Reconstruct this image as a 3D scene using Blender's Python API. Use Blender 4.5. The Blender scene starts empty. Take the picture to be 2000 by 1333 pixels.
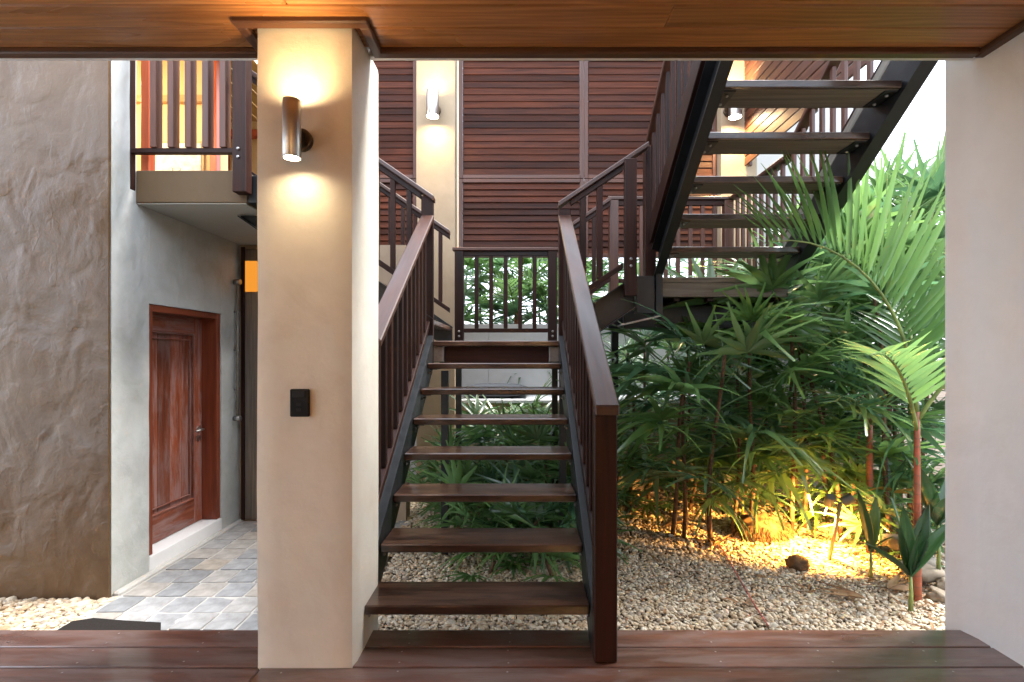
import bpy, bmesh, math, random
import numpy as np
from mathutils import Vector, Matrix, Euler, noise as mnoise

C = bpy.context.scene.collection
R = math.radians
V = Vector
SC = bpy.context.scene

# ------------------------------------------------------------------ camera
EYE = 1.28
cam_d = bpy.data.cameras.new('camera')
cam = bpy.data.objects.new('camera', cam_d)
C.objects.link(cam)
cam.location = (0, 0, EYE)
cam.rotation_euler = (R(90), 0, 0)
cam_d.sensor_width = 36.0
cam_d.lens = 18.0
cam_d.shift_x = -0.007
cam_d.shift_y = 0.0148
cam_d.clip_start = 0.02
cam_d.clip_end = 500
SC.camera = cam

# ------------------------------------------------------------------ world, sun, exposure
SUN_EL, SUN_AZ = R(57), R(74)          # veiled sun, high beyond the garden and to the right
w = bpy.data.worlds.new("World")
SC.world = w
w.use_nodes = True
nt = w.node_tree
nt.nodes.clear()
out = nt.nodes.new('ShaderNodeOutputWorld')
bg = nt.nodes.new('ShaderNodeBackground')
sky = nt.nodes.new('ShaderNodeTexSky')
sky.sky_type = 'NISHITA'
sky.sun_disc = False
sky.sun_elevation = SUN_EL
sky.sun_rotation = SUN_AZ
sky.air_density = 1.0
sky.dust_density = 2.0
sky.ozone_density = 1.2
hs = nt.nodes.new('ShaderNodeHueSaturation')
hs.inputs['Saturation'].default_value = 0.9
hs.inputs['Value'].default_value = 1.0
nt.links.new(sky.outputs[0], hs.inputs['Color'])
cloud = nt.nodes.new('ShaderNodeMix')          # even veil of high cloud over the clear sky
cloud.data_type = 'RGBA'
cloud.inputs[0].default_value = 0.7
cloud.inputs[7].default_value = (7.6, 8.3, 9.4, 1)
nt.links.new(hs.outputs[0], cloud.inputs[6])
nt.links.new(cloud.outputs[2], bg.inputs['Color'])
bg.inputs['Strength'].default_value = 0.10
nt.links.new(bg.outputs[0], out.inputs[0])

sd = bpy.data.lights.new('sun', 'SUN')
sd.energy = 1.7
sd.angle = R(16)
sd.color = (1.0, 0.975, 0.94)
so = bpy.data.objects.new('sun', sd)
C.objects.link(so)
sdir = V((math.sin(SUN_AZ) * math.cos(SUN_EL), math.cos(SUN_AZ) * math.cos(SUN_EL), math.sin(SUN_EL)))
so.rotation_euler = sdir.to_track_quat('Z', 'Y').to_euler()
so.location = sdir * 30

SC.view_settings.view_transform = 'Standard'
SC.view_settings.look = 'None'
SC.view_settings.exposure = 2.55
SC.view_settings.gamma = 1.0
SC.view_settings.use_curve_mapping = False
SC.render.engine = 'CYCLES'
SC.cycles.max_bounces = 8
SC.cycles.diffuse_bounces = 5
SC.cycles.transparent_max_bounces = 8
SC.cycles.use_denoising = True
SC.cycles.sample_clamp_indirect = 8.0
SC.cycles.caustics_reflective = False
SC.cycles.caustics_refractive = False

WARM = (1.0, 0.63, 0.25)
LAMP = 1.0      # common factor of every lamp

# ------------------------------------------------------------------ node helpers / materials
def new_mat(name):
    m = bpy.data.materials.new(name)
    m.use_nodes = True
    n = m.node_tree.nodes
    n.clear()
    o = n.new('ShaderNodeOutputMaterial')
    b = n.new('ShaderNodeBsdfPrincipled')
    m.node_tree.links.new(b.outputs[0], o.inputs[0])
    return m, m.node_tree, b, o

def nd(t, kind, **kw):
    x = t.nodes.new(kind)
    for k, v in kw.items():
        setattr(x, k, v)
    return x

def ramp(t, fac, stops):
    r = t.nodes.new('ShaderNodeValToRGB')
    e = r.color_ramp.elements
    e[0].position, e[0].color = stops[0][0], (*stops[0][1], 1)
    e[1].position, e[1].color = stops[1][0], (*stops[1][1], 1)
    for p, c in stops[2:]:
        q = e.new(p)
        q.color = (*c, 1)
    t.links.new(fac, r.inputs[0])
    return r

def noise(t, vec, scale, detail=4, rough=0.55, dist=0.0):
    x = t.nodes.new('ShaderNodeTexNoise')
    x.inputs['Scale'].default_value = scale
    x.inputs['Detail'].default_value = detail
    x.inputs['Roughness'].default_value = rough
    x.inputs['Distortion'].default_value = dist
    if vec is not None:
        t.links.new(vec, x.inputs['Vector'])
    return x

def mixc(t, fac, a, b, mode='MIX'):
    x = t.nodes.new('ShaderNodeMix')
    x.data_type = 'RGBA'
    x.blend_type = mode
    for s, v in ((x.inputs[0], fac), (x.inputs[6], a), (x.inputs[7], b)):
        if hasattr(v, 'is_linked') or hasattr(v, 'links'):
            t.links.new(v, s)
        elif isinstance(v, (tuple, list)):
            s.default_value = (*v, 1)
        else:
            s.default_value = v
    return x.outputs[2]

def mathn(t, op, a, b=None):
    x = t.nodes.new('ShaderNodeMath')
    x.operation = op
    for s, v in ((x.inputs[0], a), (x.inputs[1], b)):
        if v is None:
            continue
        if hasattr(v, 'links'):
            t.links.new(v, s)
        else:
            s.default_value = v
    return x.outputs[0]

def bump(t, h, strength, dist, b):
    x = t.nodes.new('ShaderNodeBump')
    x.inputs['Strength'].default_value = strength
    x.inputs['Distance'].default_value = dist
    t.links.new(h, x.inputs['Height'])
    t.links.new(x.outputs[0], b.inputs['Normal'])
    return x

def shifted(t, scale):
    """object coordinates, stretched, moved by the object's own random number"""
    tc = nd(t, 'ShaderNodeTexCoord')
    oi = nd(t, 'ShaderNodeObjectInfo')
    mp = nd(t, 'ShaderNodeVectorMath', operation='MULTIPLY')
    mp.inputs[1].default_value = scale
    t.links.new(tc.outputs['Object'], mp.inputs[0])
    cv = nd(t, 'ShaderNodeCombineXYZ')
    k = mathn(t, 'MULTIPLY', oi.outputs['Random'], 61.0)
    for i in range(3):
        t.links.new(k, cv.inputs[i])
    ad = nd(t, 'ShaderNodeVectorMath', operation='ADD')
    t.links.new(mp.outputs[0], ad.inputs[0])
    t.links.new(cv.outputs[0], ad.inputs[1])
    return ad.outputs[0], oi.outputs['Random'], tc

def wood(name, dark, light, rough=0.4, grain=22, var=0.35, coat=0.0, bmp=0.25, wear=None, spec=0.5, figure=0.0):
    m, t, b, o = new_mat(name)
    vec, rnd, tc = shifted(t, (1.1, grain, grain))
    n1 = noise(t, vec, 1.6, 7, 0.62, 0.35)
    vec2, _, _ = shifted(t, (0.7, 3.5, 3.5))
    n2 = noise(t, vec2, 1.3, 3, 0.5, 0.8)
    f = mathn(t, 'ADD', mathn(t, 'MULTIPLY', n1.outputs[0], 0.7), mathn(t, 'MULTIPLY', n2.outputs[0], 0.3))
    r = ramp(t, f, [(0.34, dark), (0.66, light)])
    col = r.outputs[0]
    if figure:
        wv = nd(t, 'ShaderNodeTexWave')
        wv.bands_direction = 'Y'
        wv.inputs['Scale'].default_value = 3.0
        wv.inputs['Distortion'].default_value = 9.0
        wv.inputs['Detail'].default_value = 2.0
        v3, _, _ = shifted(t, (0.45, 4.0, 4.0))
        t.links.new(v3, wv.inputs['Vector'])
        col = mixc(t, mathn(t, 'MULTIPLY', wv.outputs['Fac'], figure), col, tuple(c * 0.45 for c in dark))
    if wear:
        vec4, _, _ = shifted(t, (1.6, 9.0, 9.0))
        wn = noise(t, vec4, 1.7, 7, 0.72, 0.5)
        wr = ramp(t, wn.outputs[0], [(0.44, (0, 0, 0)), (0.60, (1, 1, 1))])
        col = mixc(t, mathn(t, 'MULTIPLY', wr.outputs[0], 0.75), col, wear)
    h = nd(t, 'ShaderNodeHueSaturation')
    t.links.new(col, h.inputs['Color'])
    t.links.new(mathn(t, 'ADD', mathn(t, 'MULTIPLY', rnd, 2 * var), 1 - var), h.inputs['Value'])
    h.inputs['Saturation'].default_value = 1.0
    t.links.new(h.outputs[0], b.inputs['Base Color'])
    rr = ramp(t, n2.outputs[0], [(0.3, (rough * 0.8,) * 3), (0.7, (min(1, rough * 1.35),) * 3)])
    t.links.new(rr.outputs[0], b.inputs['Roughness'])
    b.inputs['Specular IOR Level'].default_value = spec
    b.inputs['Coat Weight'].default_value = coat
    b.inputs['Coat Roughness'].default_value = 0.14
    bump(t, n1.outputs[0], bmp, 0.003, b)
    return m

def plaster(name, c1, c2, bmp=0.4, rough=0.75, stain=None, big=1.0, trowel=1.0):
    m, t, b, o = new_mat(name)
    tc = nd(t, 'ShaderNodeTexCoord')
    n1 = noise(t, tc.outputs['Object'], 1.3, 5, 0.6, 0.6)
    n2 = noise(t, tc.outputs['Object'], 9, 6, 0.65, 0.3)
    f = mathn(t, 'ADD', mathn(t, 'MULTIPLY', n1.outputs[0], 0.65), mathn(t, 'MULTIPLY', n2.outputs[0], 0.35))
    r = ramp(t, f, [(0.32, c1), (0.68, c2)])
    col = r.outputs[0]
    if stain:
        n3 = noise(t, tc.outputs['Object'], 2.3, 7, 0.7, 1.2)
        s = ramp(t, n3.outputs[0], [(0.5, (0, 0, 0)), (0.72, (1, 1, 1))])
        col = mixc(t, mathn(t, 'MULTIPLY', s.outputs[0], 0.5), col, stain)
    t.links.new(col, b.inputs['Base Color'])
    b.inputs['Roughness'].default_value = rough
    # trowel marks: ridges of a distorted noise plus fine sand
    mv = nd(t, 'ShaderNodeMapping')
    mv.inputs['Scale'].default_value = (2.4, 2.4, 1.7)
    mv.inputs['Rotation'].default_value = (0.3, 0.5, 0.2)
    t.links.new(tc.outputs['Object'], mv.inputs['Vector'])
    n4 = noise(t, mv.outputs[0], 1.6 * big, 2, 0.45, 0.5)
    rid = ramp(t, n4.outputs[0], [(0.30, (0, 0, 0)), (0.70, (1, 1, 1))])
    n6 = noise(t, mv.outputs[0], 3.6 * big, 2, 0.5, 0.35)
    rid2 = ramp(t, n6.outputs[0], [(0.54, (0, 0, 0)), (0.60, (1, 1, 1)), (0.66, (0.8, 0.8, 0.8))])
    n5 = noise(t, tc.outputs['Object'], 60, 4, 0.6)
    hh = mathn(t, 'ADD', mathn(t, 'MULTIPLY', rid.outputs[0], 1.6 * trowel), mathn(t, 'MULTIPLY', n5.outputs[0], 0.2))
    hh = mathn(t, 'ADD', hh, mathn(t, 'MULTIPLY', rid2.outputs[0], 0.13 * trowel))
    hh = mathn(t, 'ADD', hh, mathn(t, 'MULTIPLY', n2.outputs[0], 0.5))
    bump(t, hh, bmp, 0.02, b)
    return m

def plain(name, col, rough=0.5, metal=0.0, spec=0.5, var=0.06, scale=14, aniso=None):
    m, t, b, o = new_mat(name)
    tc = nd(t, 'ShaderNodeTexCoord')
    n1 = noise(t, tc.outputs['Object'], scale, 5, 0.6)
    r = ramp(t, n1.outputs[0], [(0.3, tuple(max(0, c * (1 - var * 3)) for c in col)), (0.7, tuple(min(1, c * (1 + var * 3)) for c in col))])
    t.links.new(r.outputs[0], b.inputs['Base Color'])
    rr = ramp(t, n1.outputs[0], [(0.3, (rough * 0.85,) * 3), (0.7, (min(1, rough * 1.2),) * 3)])
    t.links.new(rr.outputs[0], b.inputs['Roughness'])
    b.inputs['Metallic'].default_value = metal
    b.inputs['Specular IOR Level'].default_value = spec
    return m

def emit(name, col, strength):
    m = bpy.data.materials.new(name)
    m.use_nodes = True
    n = m.node_tree.nodes
    n.clear()
    o = n.new('ShaderNodeOutputMaterial')
    e = n.new('ShaderNodeEmission')
    e.inputs[0].default_value = (*col, 1)
    e.inputs[1].default_value = strength
    m.node_tree.links.new(e.outputs[0], o.inputs[0])
    return m

def leafmat(name, cols, trans=0.35, rough=0.34, hue_var=0.03, spec=0.6, streak=0.5):
    """two-sided leaf: gloss on top, light through the blade; veins along local X"""
    m, t, b, o = new_mat(name)
    vec, rnd, tc = shifted(t, (1.0, 1.0, 1.0))
    n1 = noise(t, vec, 7, 4, 0.6)
    r = ramp(t, mathn(t, 'ADD', mathn(t, 'MULTIPLY', n1.outputs[0], 0.5), mathn(t, 'MULTIPLY', rnd, 0.5)),
             [(0.2, cols[0]), (0.5, cols[1]), (0.8, cols[2])])
    geo = nd(t, 'ShaderNodeNewGeometry')
    nb_ = noise(t, vec, 3.1, 5, 0.7, 0.6)
    rb = ramp(t, nb_.outputs[0], [(0.60, (0, 0, 0)), (0.74, (1, 1, 1))])
    worn = mixc(t, mathn(t, 'MULTIPLY', rb.outputs[0], 0.7), r.outputs[0], (0.16, 0.12, 0.04))
    h = nd(t, 'ShaderNodeHueSaturation')
    t.links.new(worn, h.inputs['Color'])
    t.links.new(mathn(t, 'ADD', mathn(t, 'MULTIPLY', geo.outputs['Random Per Island'], 0.5), 0.75), h.inputs['Value'])
    t.links.new(mathn(t, 'ADD', mathn(t, 'MULTIPLY', rnd, hue_var), 0.5 - hue_var * 0.5), h.inputs['Hue'])
    t.links.new(h.outputs[0], b.inputs['Base Color'])
    b.inputs['Roughness'].default_value = rough
    b.inputs['Specular IOR Level'].default_value = spec
    tr = nd(t, 'ShaderNodeBsdfTranslucent')
    h2 = nd(t, 'ShaderNodeHueSaturation')
    h2.inputs['Hue'].default_value = 0.482
    h2.inputs['Saturation'].default_value = 1.0
    h2.inputs['Value'].default_value = 2.3
    t.links.new(h.outputs[0], h2.inputs['Color'])
    t.links.new(h2.outputs[0], tr.inputs['Color'])
    mx = nd(t, 'ShaderNodeMixShader')
    mx.inputs[0].default_value = trans
    t.links.new(b.outputs[0], mx.inputs[1])
    t.links.new(tr.outputs[0], mx.inputs[2])
    t.links.new(mx.outputs[0], o.inputs[0])
    n2 = noise(t, vec, 40, 2, 0.5)
    bump(t, n2.outputs[0], 0.15, 0.002, b)
    return m

M = {}
M['deck'] = wood('deck timber', (0.042, 0.0145, 0.009), (0.125, 0.048, 0.028), rough=0.33, grain=26, var=0.3, bmp=0.10, spec=0.8, coat=1.0, wear=(0.13, 0.085, 0.075))
M['tread'] = wood('tread timber', (0.010, 0.0036, 0.002), (0.066, 0.024, 0.011), rough=0.32, grain=20, var=0.25, bmp=0.45, spec=0.35, figure=0.5, coat=0.8, wear=(0.11, 0.055, 0.032))
M['rail'] = wood('stained rail timber', (0.007, 0.0022, 0.0014), (0.032, 0.0085, 0.0042), rough=0.45, grain=24, var=0.3, bmp=0.2, spec=0.22)
M['handrail'] = wood('handrail timber', (0.024, 0.007, 0.0035), (0.070, 0.022, 0.010), rough=0.42, grain=22, var=0.15, bmp=0.12, spec=0.55)
M['ceil'] = wood('varnished ceiling timber', (0.27, 0.105, 0.032), (0.52, 0.235, 0.078), rough=0.30, grain=18, var=0.22, bmp=0.06, spec=0.5, figure=0.35)
M['trim'] = wood('dark ceiling trim timber', (0.05, 0.02, 0.01), (0.12, 0.05, 0.022), rough=0.4, grain=20, var=0.1)
M['louvre'] = wood('louvre timber', (0.026, 0.0068, 0.0034), (0.085, 0.024, 0.011), rough=0.5, grain=22, var=0.45, bmp=0.2, spec=0.15)
M['frame'] = wood('louvre frame timber', (0.05, 0.017, 0.01), (0.12, 0.042, 0.022), rough=0.45, grain=22, var=0.12)
M['door'] = wood('weathered door timber', (0.11, 0.024, 0.010), (0.30, 0.075, 0.03), rough=0.4, grain=18, var=0.25, wear=(0.27, 0.17, 0.155), bmp=0.45)
M['doorframe'] = wood('door frame timber', (0.12, 0.025, 0.010), (0.25, 0.06, 0.025), rough=0.4, grain=18, var=0.1)
M['grey_wood'] = wood('pale grey timber', (0.13, 0.115, 0.095), (0.30, 0.28, 0.24), rough=0.8, grain=26, var=0.15, bmp=0.6)
M['under'] = wood('tread underside', (0.085, 0.07, 0.057), (0.21, 0.18, 0.15), rough=0.75, grain=26, var=0.15, bmp=0.6)
M['steel'] = plain('black painted steel', (0.010, 0.0115, 0.013), 0.42, 0.0, 0.4, 0.1, 20)
M['inox'] = plain('brushed stainless steel', (0.50, 0.48, 0.46), 0.33, 1.0, 0.5, 0.004, 30)
M['bronze'] = plain('aged lamp bracket', (0.08, 0.055, 0.035), 0.4, 0.9, 0.5, 0.1, 30)
M['galv'] = plain('galvanised bolt', (0.35, 0.34, 0.33), 0.4, 0.9, 0.5, 0.05, 40)
M['cream'] = plaster('cream render', (0.64, 0.595, 0.51), (0.74, 0.705, 0.615), bmp=0.22, rough=0.6, trowel=0.5, stain=(0.57, 0.505, 0.42))
M['white'] = plaster('white paint and daylit cream', (0.755, 0.745, 0.73), (0.83, 0.82, 0.805), bmp=0.16, rough=0.6, stain=(0.70, 0.675, 0.635))  # also the right wall's cream, whitened to carry cool daylight in the colour
M['brown_wall'] = plaster('trowelled grey brown render', (0.080, 0.042, 0.018), (0.120, 0.067, 0.030), bmp=0.5, rough=0.32, stain=(0.14, 0.088, 0.046), big=1.0)
M['grey_wall'] = plaster('trowelled pale grey render', (0.43, 0.44, 0.415), (0.58, 0.59, 0.565), bmp=0.45, rough=0.5, stain=(0.38, 0.40, 0.335), big=0.8)
M['tan_wall'] = plaster('tan render', (0.30, 0.225, 0.15), (0.40, 0.30, 0.205), bmp=0.12, rough=0.75)
M['pil'] = plaster('warm cream pavilion render', (0.34, 0.25, 0.155), (0.42, 0.315, 0.205), bmp=0.12, rough=0.7)
M['out_white'] = plaster('white garden wall paint', (0.50, 0.50, 0.50), (0.58, 0.58, 0.58), bmp=0.1, rough=0.7)
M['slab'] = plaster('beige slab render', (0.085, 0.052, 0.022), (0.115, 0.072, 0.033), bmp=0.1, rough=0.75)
M['soffit'] = plaster('grey soffit paint', (0.34, 0.34, 0.30), (0.40, 0.40, 0.36), bmp=0.05, rough=0.7)
M['switch'] = plain('black switch plastic', (0.006, 0.006, 0.0065), 0.6, 0, 0.2)
M['switch2'] = plain('black rocker plastic', (0.010, 0.010, 0.011), 0.45, 0, 0.25)
M['cushion'] = plain('grey cushion cloth', (0.055, 0.058, 0.066), 0.9, 0, 0.2, 0.1, 120)
M['mat'] = plain('dark slab surface', (0.014, 0.010, 0.008), 0.8, 0, 0.3, 0.15, 90)
M['grout'] = plaster('pale mortar', (0.44, 0.42, 0.39), (0.56, 0.54, 0.50), bmp=0.3, rough=0.9)
M['soil'] = plaster('garden soil', (0.05, 0.032, 0.018), (0.13, 0.09, 0.055), bmp=0.9, rough=0.95)
M['earth'] = plaster('lawn and earth beyond', (0.05, 0.06, 0.02), (0.09, 0.10, 0.04), bmp=0.6, rough=0.95)
M['pipe'] = plain('grey conduit', (0.22, 0.20, 0.17), 0.45, 0.3)
M['lens'] = emit('lit lamp lens', (1.0, 0.80, 0.52), 30.0)
M['lens_dim'] = emit('lit stake lamp lens', (1.0, 0.70, 0.35), 4.0)
M['amber'] = emit('glowing amber pane', (1.0, 0.36, 0.04), 0.16)
M['rope'] = plain('faded red rope', (0.45, 0.14, 0.11), 0.8, 0, 0.3, 0.3, 60)
M['husk'] = wood('coconut fibre', (0.035, 0.018, 0.008), (0.15, 0.08, 0.03), rough=0.95, grain=9, var=0.2, bmp=1.0)
M['stake'] = plain('copper lamp stake', (0.34, 0.20, 0.10), 0.5, 0.4)
M['lamphead'] = plain('grey lamp head', (0.14, 0.13, 0.12), 0.45, 0.6)
M['red_stem'] = plain('red palm stem', (0.42, 0.085, 0.03), 0.42, 0, 0.5, 0.2, 9)
def ringed(name, top, low, ring, sc):
    m, t, b, o = new_mat(name)
    tc = nd(t, 'ShaderNodeTexCoord')
    n1 = noise(t, tc.outputs['Object'], 6, 5, 0.65, 0.4)
    r = ramp(t, n1.outputs[0], [(0.35, low), (0.6, top)])
    wv = nd(t, 'ShaderNodeTexWave')
    wv.bands_direction = 'Z'
    wv.inputs['Scale'].default_value = sc
    wv.inputs['Distortion'].default_value = 2.6
    wv.inputs['Detail Scale'].default_value = 3.0
    t.links.new(tc.outputs['Object'], wv.inputs['Vector'])
    rr = ramp(t, wv.outputs['Fac'], [(0.86, (0, 0, 0)), (0.97, (1, 1, 1))])
    t.links.new(mixc(t, mathn(t, 'MULTIPLY', rr.outputs[0], 0.4), r.outputs[0], ring), b.inputs['Base Color'])
    b.inputs['Roughness'].default_value = 0.5
    bump(t, wv.outputs['Fac'], 0.3, 0.004, b)
    return m
M['red_stem'] = ringed('red palm stem', (0.36, 0.075, 0.03), (0.20, 0.075, 0.035), (0.10, 0.06, 0.035), 5.0)
M['stem'] = plain('brown fibrous palm stem', (0.10, 0.055, 0.03), 0.9, 0, 0.3, 0.25, 40)
M['green_stem'] = plain('green palm stem', (0.16, 0.20, 0.05), 0.5, 0, 0.5, 0.2, 9)
M['dry'] = leafmat('dry leaf', [(0.16, 0.09, 0.04), (0.26, 0.15, 0.07), (0.34, 0.23, 0.12)], 0.15, 0.7, 0.02, 0.3)
M['leaf'] = leafmat('lady palm leaf', [(0.042, 0.095, 0.058), (0.062, 0.138, 0.068), (0.095, 0.185, 0.055)], 0.36, 0.22, 0.03, 1.0)
M['leaf_b'] = leafmat('bright palm leaf', [(0.06, 0.14, 0.05), (0.085, 0.175, 0.058), (0.12, 0.215, 0.058)], 0.40, 0.26, 0.03, 0.9)
M['leaf_d'] = leafmat('dark broad leaf', [(0.014, 0.042, 0.018), (0.022, 0.065, 0.022), (0.04, 0.09, 0.028)], 0.22, 0.30)
M['yellow_leaf'] = leafmat('yellowing leaf', [(0.22, 0.15, 0.02), (0.34, 0.2, 0.03), (0.4, 0.28, 0.05)], 0.4, 0.4)
M['stalk'] = plain('leaf stalk', (0.07, 0.12, 0.03), 0.5)
M['red_wood'] = wood('red lacquered joinery', (0.30, 0.05, 0.015), (0.5, 0.10, 0.03), rough=0.35, grain=18, var=0.1)
M['room'] = plaster('warm room paint', (0.55, 0.38, 0.17), (0.62, 0.44, 0.21), bmp=0.05, rough=0.8)
M['room_board'] = wood('room ceiling boards', (0.34, 0.20, 0.07), (0.5, 0.32, 0.12), rough=0.5, grain=18, var=0.1)
M['print'] = plain('pale wall print', (0.62, 0.60, 0.52), 0.7, 0, 0.3, 0.12, 11)

def stonemat(name, stops, rough, sc=18, use_island=True):
    m, t, b, o = new_mat(name)
    if use_island:
        geo = nd(t, 'ShaderNodeNewGeometry')
        f0 = geo.outputs['Random Per Island']
    else:
        f0 = nd(t, 'ShaderNodeObjectInfo').outputs['Random']
    r = ramp(t, f0, stops)
    tc = nd(t, 'ShaderNodeTexCoord')
    n = noise(t, tc.outputs['Object'], sc, 5, 0.65, 0.4)
    s = ramp(t, n.outputs[0], [(0.3, (0.62, 0.6, 0.57)), (0.65, (1.1, 1.08, 1.05))])
    t.links.new(mixc(t, 1.0, r.outputs[0], s.outputs[0], 'MULTIPLY'), b.inputs['Base Color'])
    b.inputs['Roughness'].default_value = rough
    n2 = noise(t, tc.outputs['Object'], sc * 4, 4, 0.6)
    bump(t, n2.outputs[0], 0.35, 0.006, b)
    return m
M['gravel'] = stonemat('cream river gravel', [(0.0, (0.38, 0.26, 0.15)), (0.15, (0.58, 0.46, 0.31)), (0.4, (0.72, 0.62, 0.47)), (0.62, (0.52, 0.38, 0.24)), (0.8, (0.78, 0.71, 0.58)), (0.95, (0.34, 0.28, 0.22))], 0.75, 26)
M['rock'] = stonemat('garden rock', [(0.0, (0.17, 0.125, 0.08)), (0.4, (0.25, 0.20, 0.145)), (0.7, (0.31, 0.275, 0.225)), (1.0, (0.20, 0.17, 0.13))], 0.85, 7, False)
M['paver'] = stonemat('grey slate paver', [(0.0, (0.27, 0.28, 0.29)), (0.5, (0.36, 0.37, 0.385)), (0.8, (0.42, 0.42, 0.42)), (1.0, (0.44, 0.39, 0.33))], 0.5, 9, False)

# ------------------------------------------------------------------ object helpers
W = {}          # world matrices of everything built

def tag(o, label=None, cat=None, group=None, kind=None):
    if label:
        o['label'] = label
    if cat:
        o['category'] = cat
    if group:
        o['group'] = group
    if kind:
        o['kind'] = kind
    return o

def put(o, mat4=None, parent=None):
    mat4 = mat4 or Matrix.Identity(4)
    C.objects.link(o)
    o.matrix_basis = mat4
    W[o.name] = mat4.copy()
    if parent is not None:
        o.parent = parent
        o.matrix_parent_inverse = W[parent.name].inverted()
    return o

def thing(name, label, cat, loc=(0, 0, 0), group=None, kind=None):
    o = bpy.data.objects.new(name, None)
    o.empty_display_size = 0.1
    put(o, Matrix.Translation(V(loc)))
    return tag(o, label, cat, group, kind)

def obj(name, me, mat=None, parent=None, mat4=None):
    if mat is not None and len(me.materials) == 0:
        me.materials.append(M[mat] if isinstance(mat, str) else mat)
    return put(bpy.data.objects.new(name, me), mat4, parent)

def mesh(name, verts, faces, smooth=False):
    me = bpy.data.meshes.new(name)
    me.from_pydata([tuple(v) for v in verts], [], faces)
    if smooth:
        me.shade_smooth()
    me.update()
    return me

_boxes = {}
def box_mesh(l, wd, h, mat, b=0.003, cut0=0.0, cut1=0.0, segs=0):
    """chamfered bar along X, centred; cut0/cut1 shear the end faces (x += z*cut)"""
    key = (round(l, 4), round(wd, 4), round(h, 4), mat, round(b, 4), round(cut0, 4), round(cut1, 4))
    if key in _boxes:
        return _boxes[key]
    b = min(b, l * 0.3, wd * 0.3, h * 0.3)
    X, Y, Z = l / 2, wd / 2, h / 2
    vs = {}
    verts = []
    for sx in (-1, 1):
        for sy in (-1, 1):
            for sz in (-1, 1):
                for ax in range(3):
                    p = [sx * (X - b), sy * (Y - b), sz * (Z - b)]
                    p[ax] = (sx * X, sy * Y, sz * Z)[ax]
                    p[0] += p[2] * (cut0 if sx < 0 else cut1)
                    vs[(sx, sy, sz, ax)] = len(verts)
                    verts.append(p)
    F = []
    def g(*k):
        return vs[k]
    for s in (-1, 1):
        F.append([g(s, -1, -1, 0), g(s, 1, -1, 0), g(s, 1, 1, 0), g(s, -1, 1, 0)])
        F.append([g(-1, s, -1, 1), g(1, s, -1, 1), g(1, s, 1, 1), g(-1, s, 1, 1)])
        F.append([g(-1, -1, s, 2), g(1, -1, s, 2), g(1, 1, s, 2), g(-1, 1, s, 2)])
    for a in (-1, 1):
        for c in (-1, 1):
            F.append([g(-1, a, c, 1), g(1, a, c, 1), g(1, a, c, 2), g(-1, a, c, 2)])
            F.append([g(a, -1, c, 0), g(a, 1, c, 0), g(a, 1, c, 2), g(a, -1, c, 2)])
            F.append([g(a, c, -1, 0), g(a, c, 1, 0), g(a, c, 1, 1), g(a, c, -1, 1)])
            for e in (-1, 1):
                F.append([g(a, c, e, 0), g(a, c, e, 1), g(a, c, e, 2)])
    me = mesh('bar', verts, F)
    bm = bmesh.new()
    bm.from_mesh(me)
    bmesh.ops.recalc_face_normals(bm, faces=bm.faces)
    bm.to_mesh(me)
    bm.free()
    me.materials.append(M[mat])
    _boxes[key] = me
    return me

def frame_from(d, up=(0, 0, 1)):
    x = V(d).normalized()
    z = V(up)
    if abs(x.dot(z)) > 0.98:
        z = V((0, 1, 0))
    y = z.cross(x).normalized()
    z = x.cross(y)
    return Matrix((x, y, z)).transposed().to_4x4()

def bar(name, p0, p1, wd, h, mat, parent=None, b=0.003, plumb=False, up=(0, 0, 1), plumb0=None, plumb1=None):
    """bar of width wd (sideways) and height h from p0 to p1 (centre line); plumb: ends cut vertical"""
    p0, p1 = V(p0), V(p1)
    d = p1 - p0
    fr = frame_from(d, up)
    c0 = c1 = 0.0
    if plumb:
        hor = math.hypot(d.x, d.y)
        c0 = c1 = -d.z / hor * -1.0 if hor > 1e-6 else 0.0
        c0 = c1 = d.z / hor
        # in the bar's frame the world vertical leans by slope
    me = box_mesh(d.length, wd, h, mat, b, c0, c1)
    return obj(name, me, None, parent, Matrix.Translation((p0 + p1) / 2) @ fr)

def blk(name, x0, x1, y0, y1, z0, z1, mat, parent=None, b=0.003):
    """axis aligned block whose grain (local X) follows its longest side"""
    dx, dy, dz = x1 - x0, y1 - y0, z1 - z0
    c = V(((x0 + x1) / 2, (y0 + y1) / 2, (z0 + z1) / 2))
    if dx >= dy and dx >= dz:
        me, fr = box_mesh(dx, dy, dz, mat, b), Matrix.Identity(4)
    elif dy >= dz:
        me, fr = box_mesh(dy, dx, dz, mat, b), frame_from((0, 1, 0))
    else:
        me = box_mesh(dz, dx, dy, mat, b)
        fr = Matrix(((0, -1, 0), (0, 0, -1), (1, 0, 0))).to_4x4()
        fr = Matrix((V((0, 0, 1)), V((1, 0, 0)), V((0, 1, 0)))).transposed().to_4x4()
    return obj(name, me, None, parent, Matrix.Translation(c) @ fr)

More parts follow.
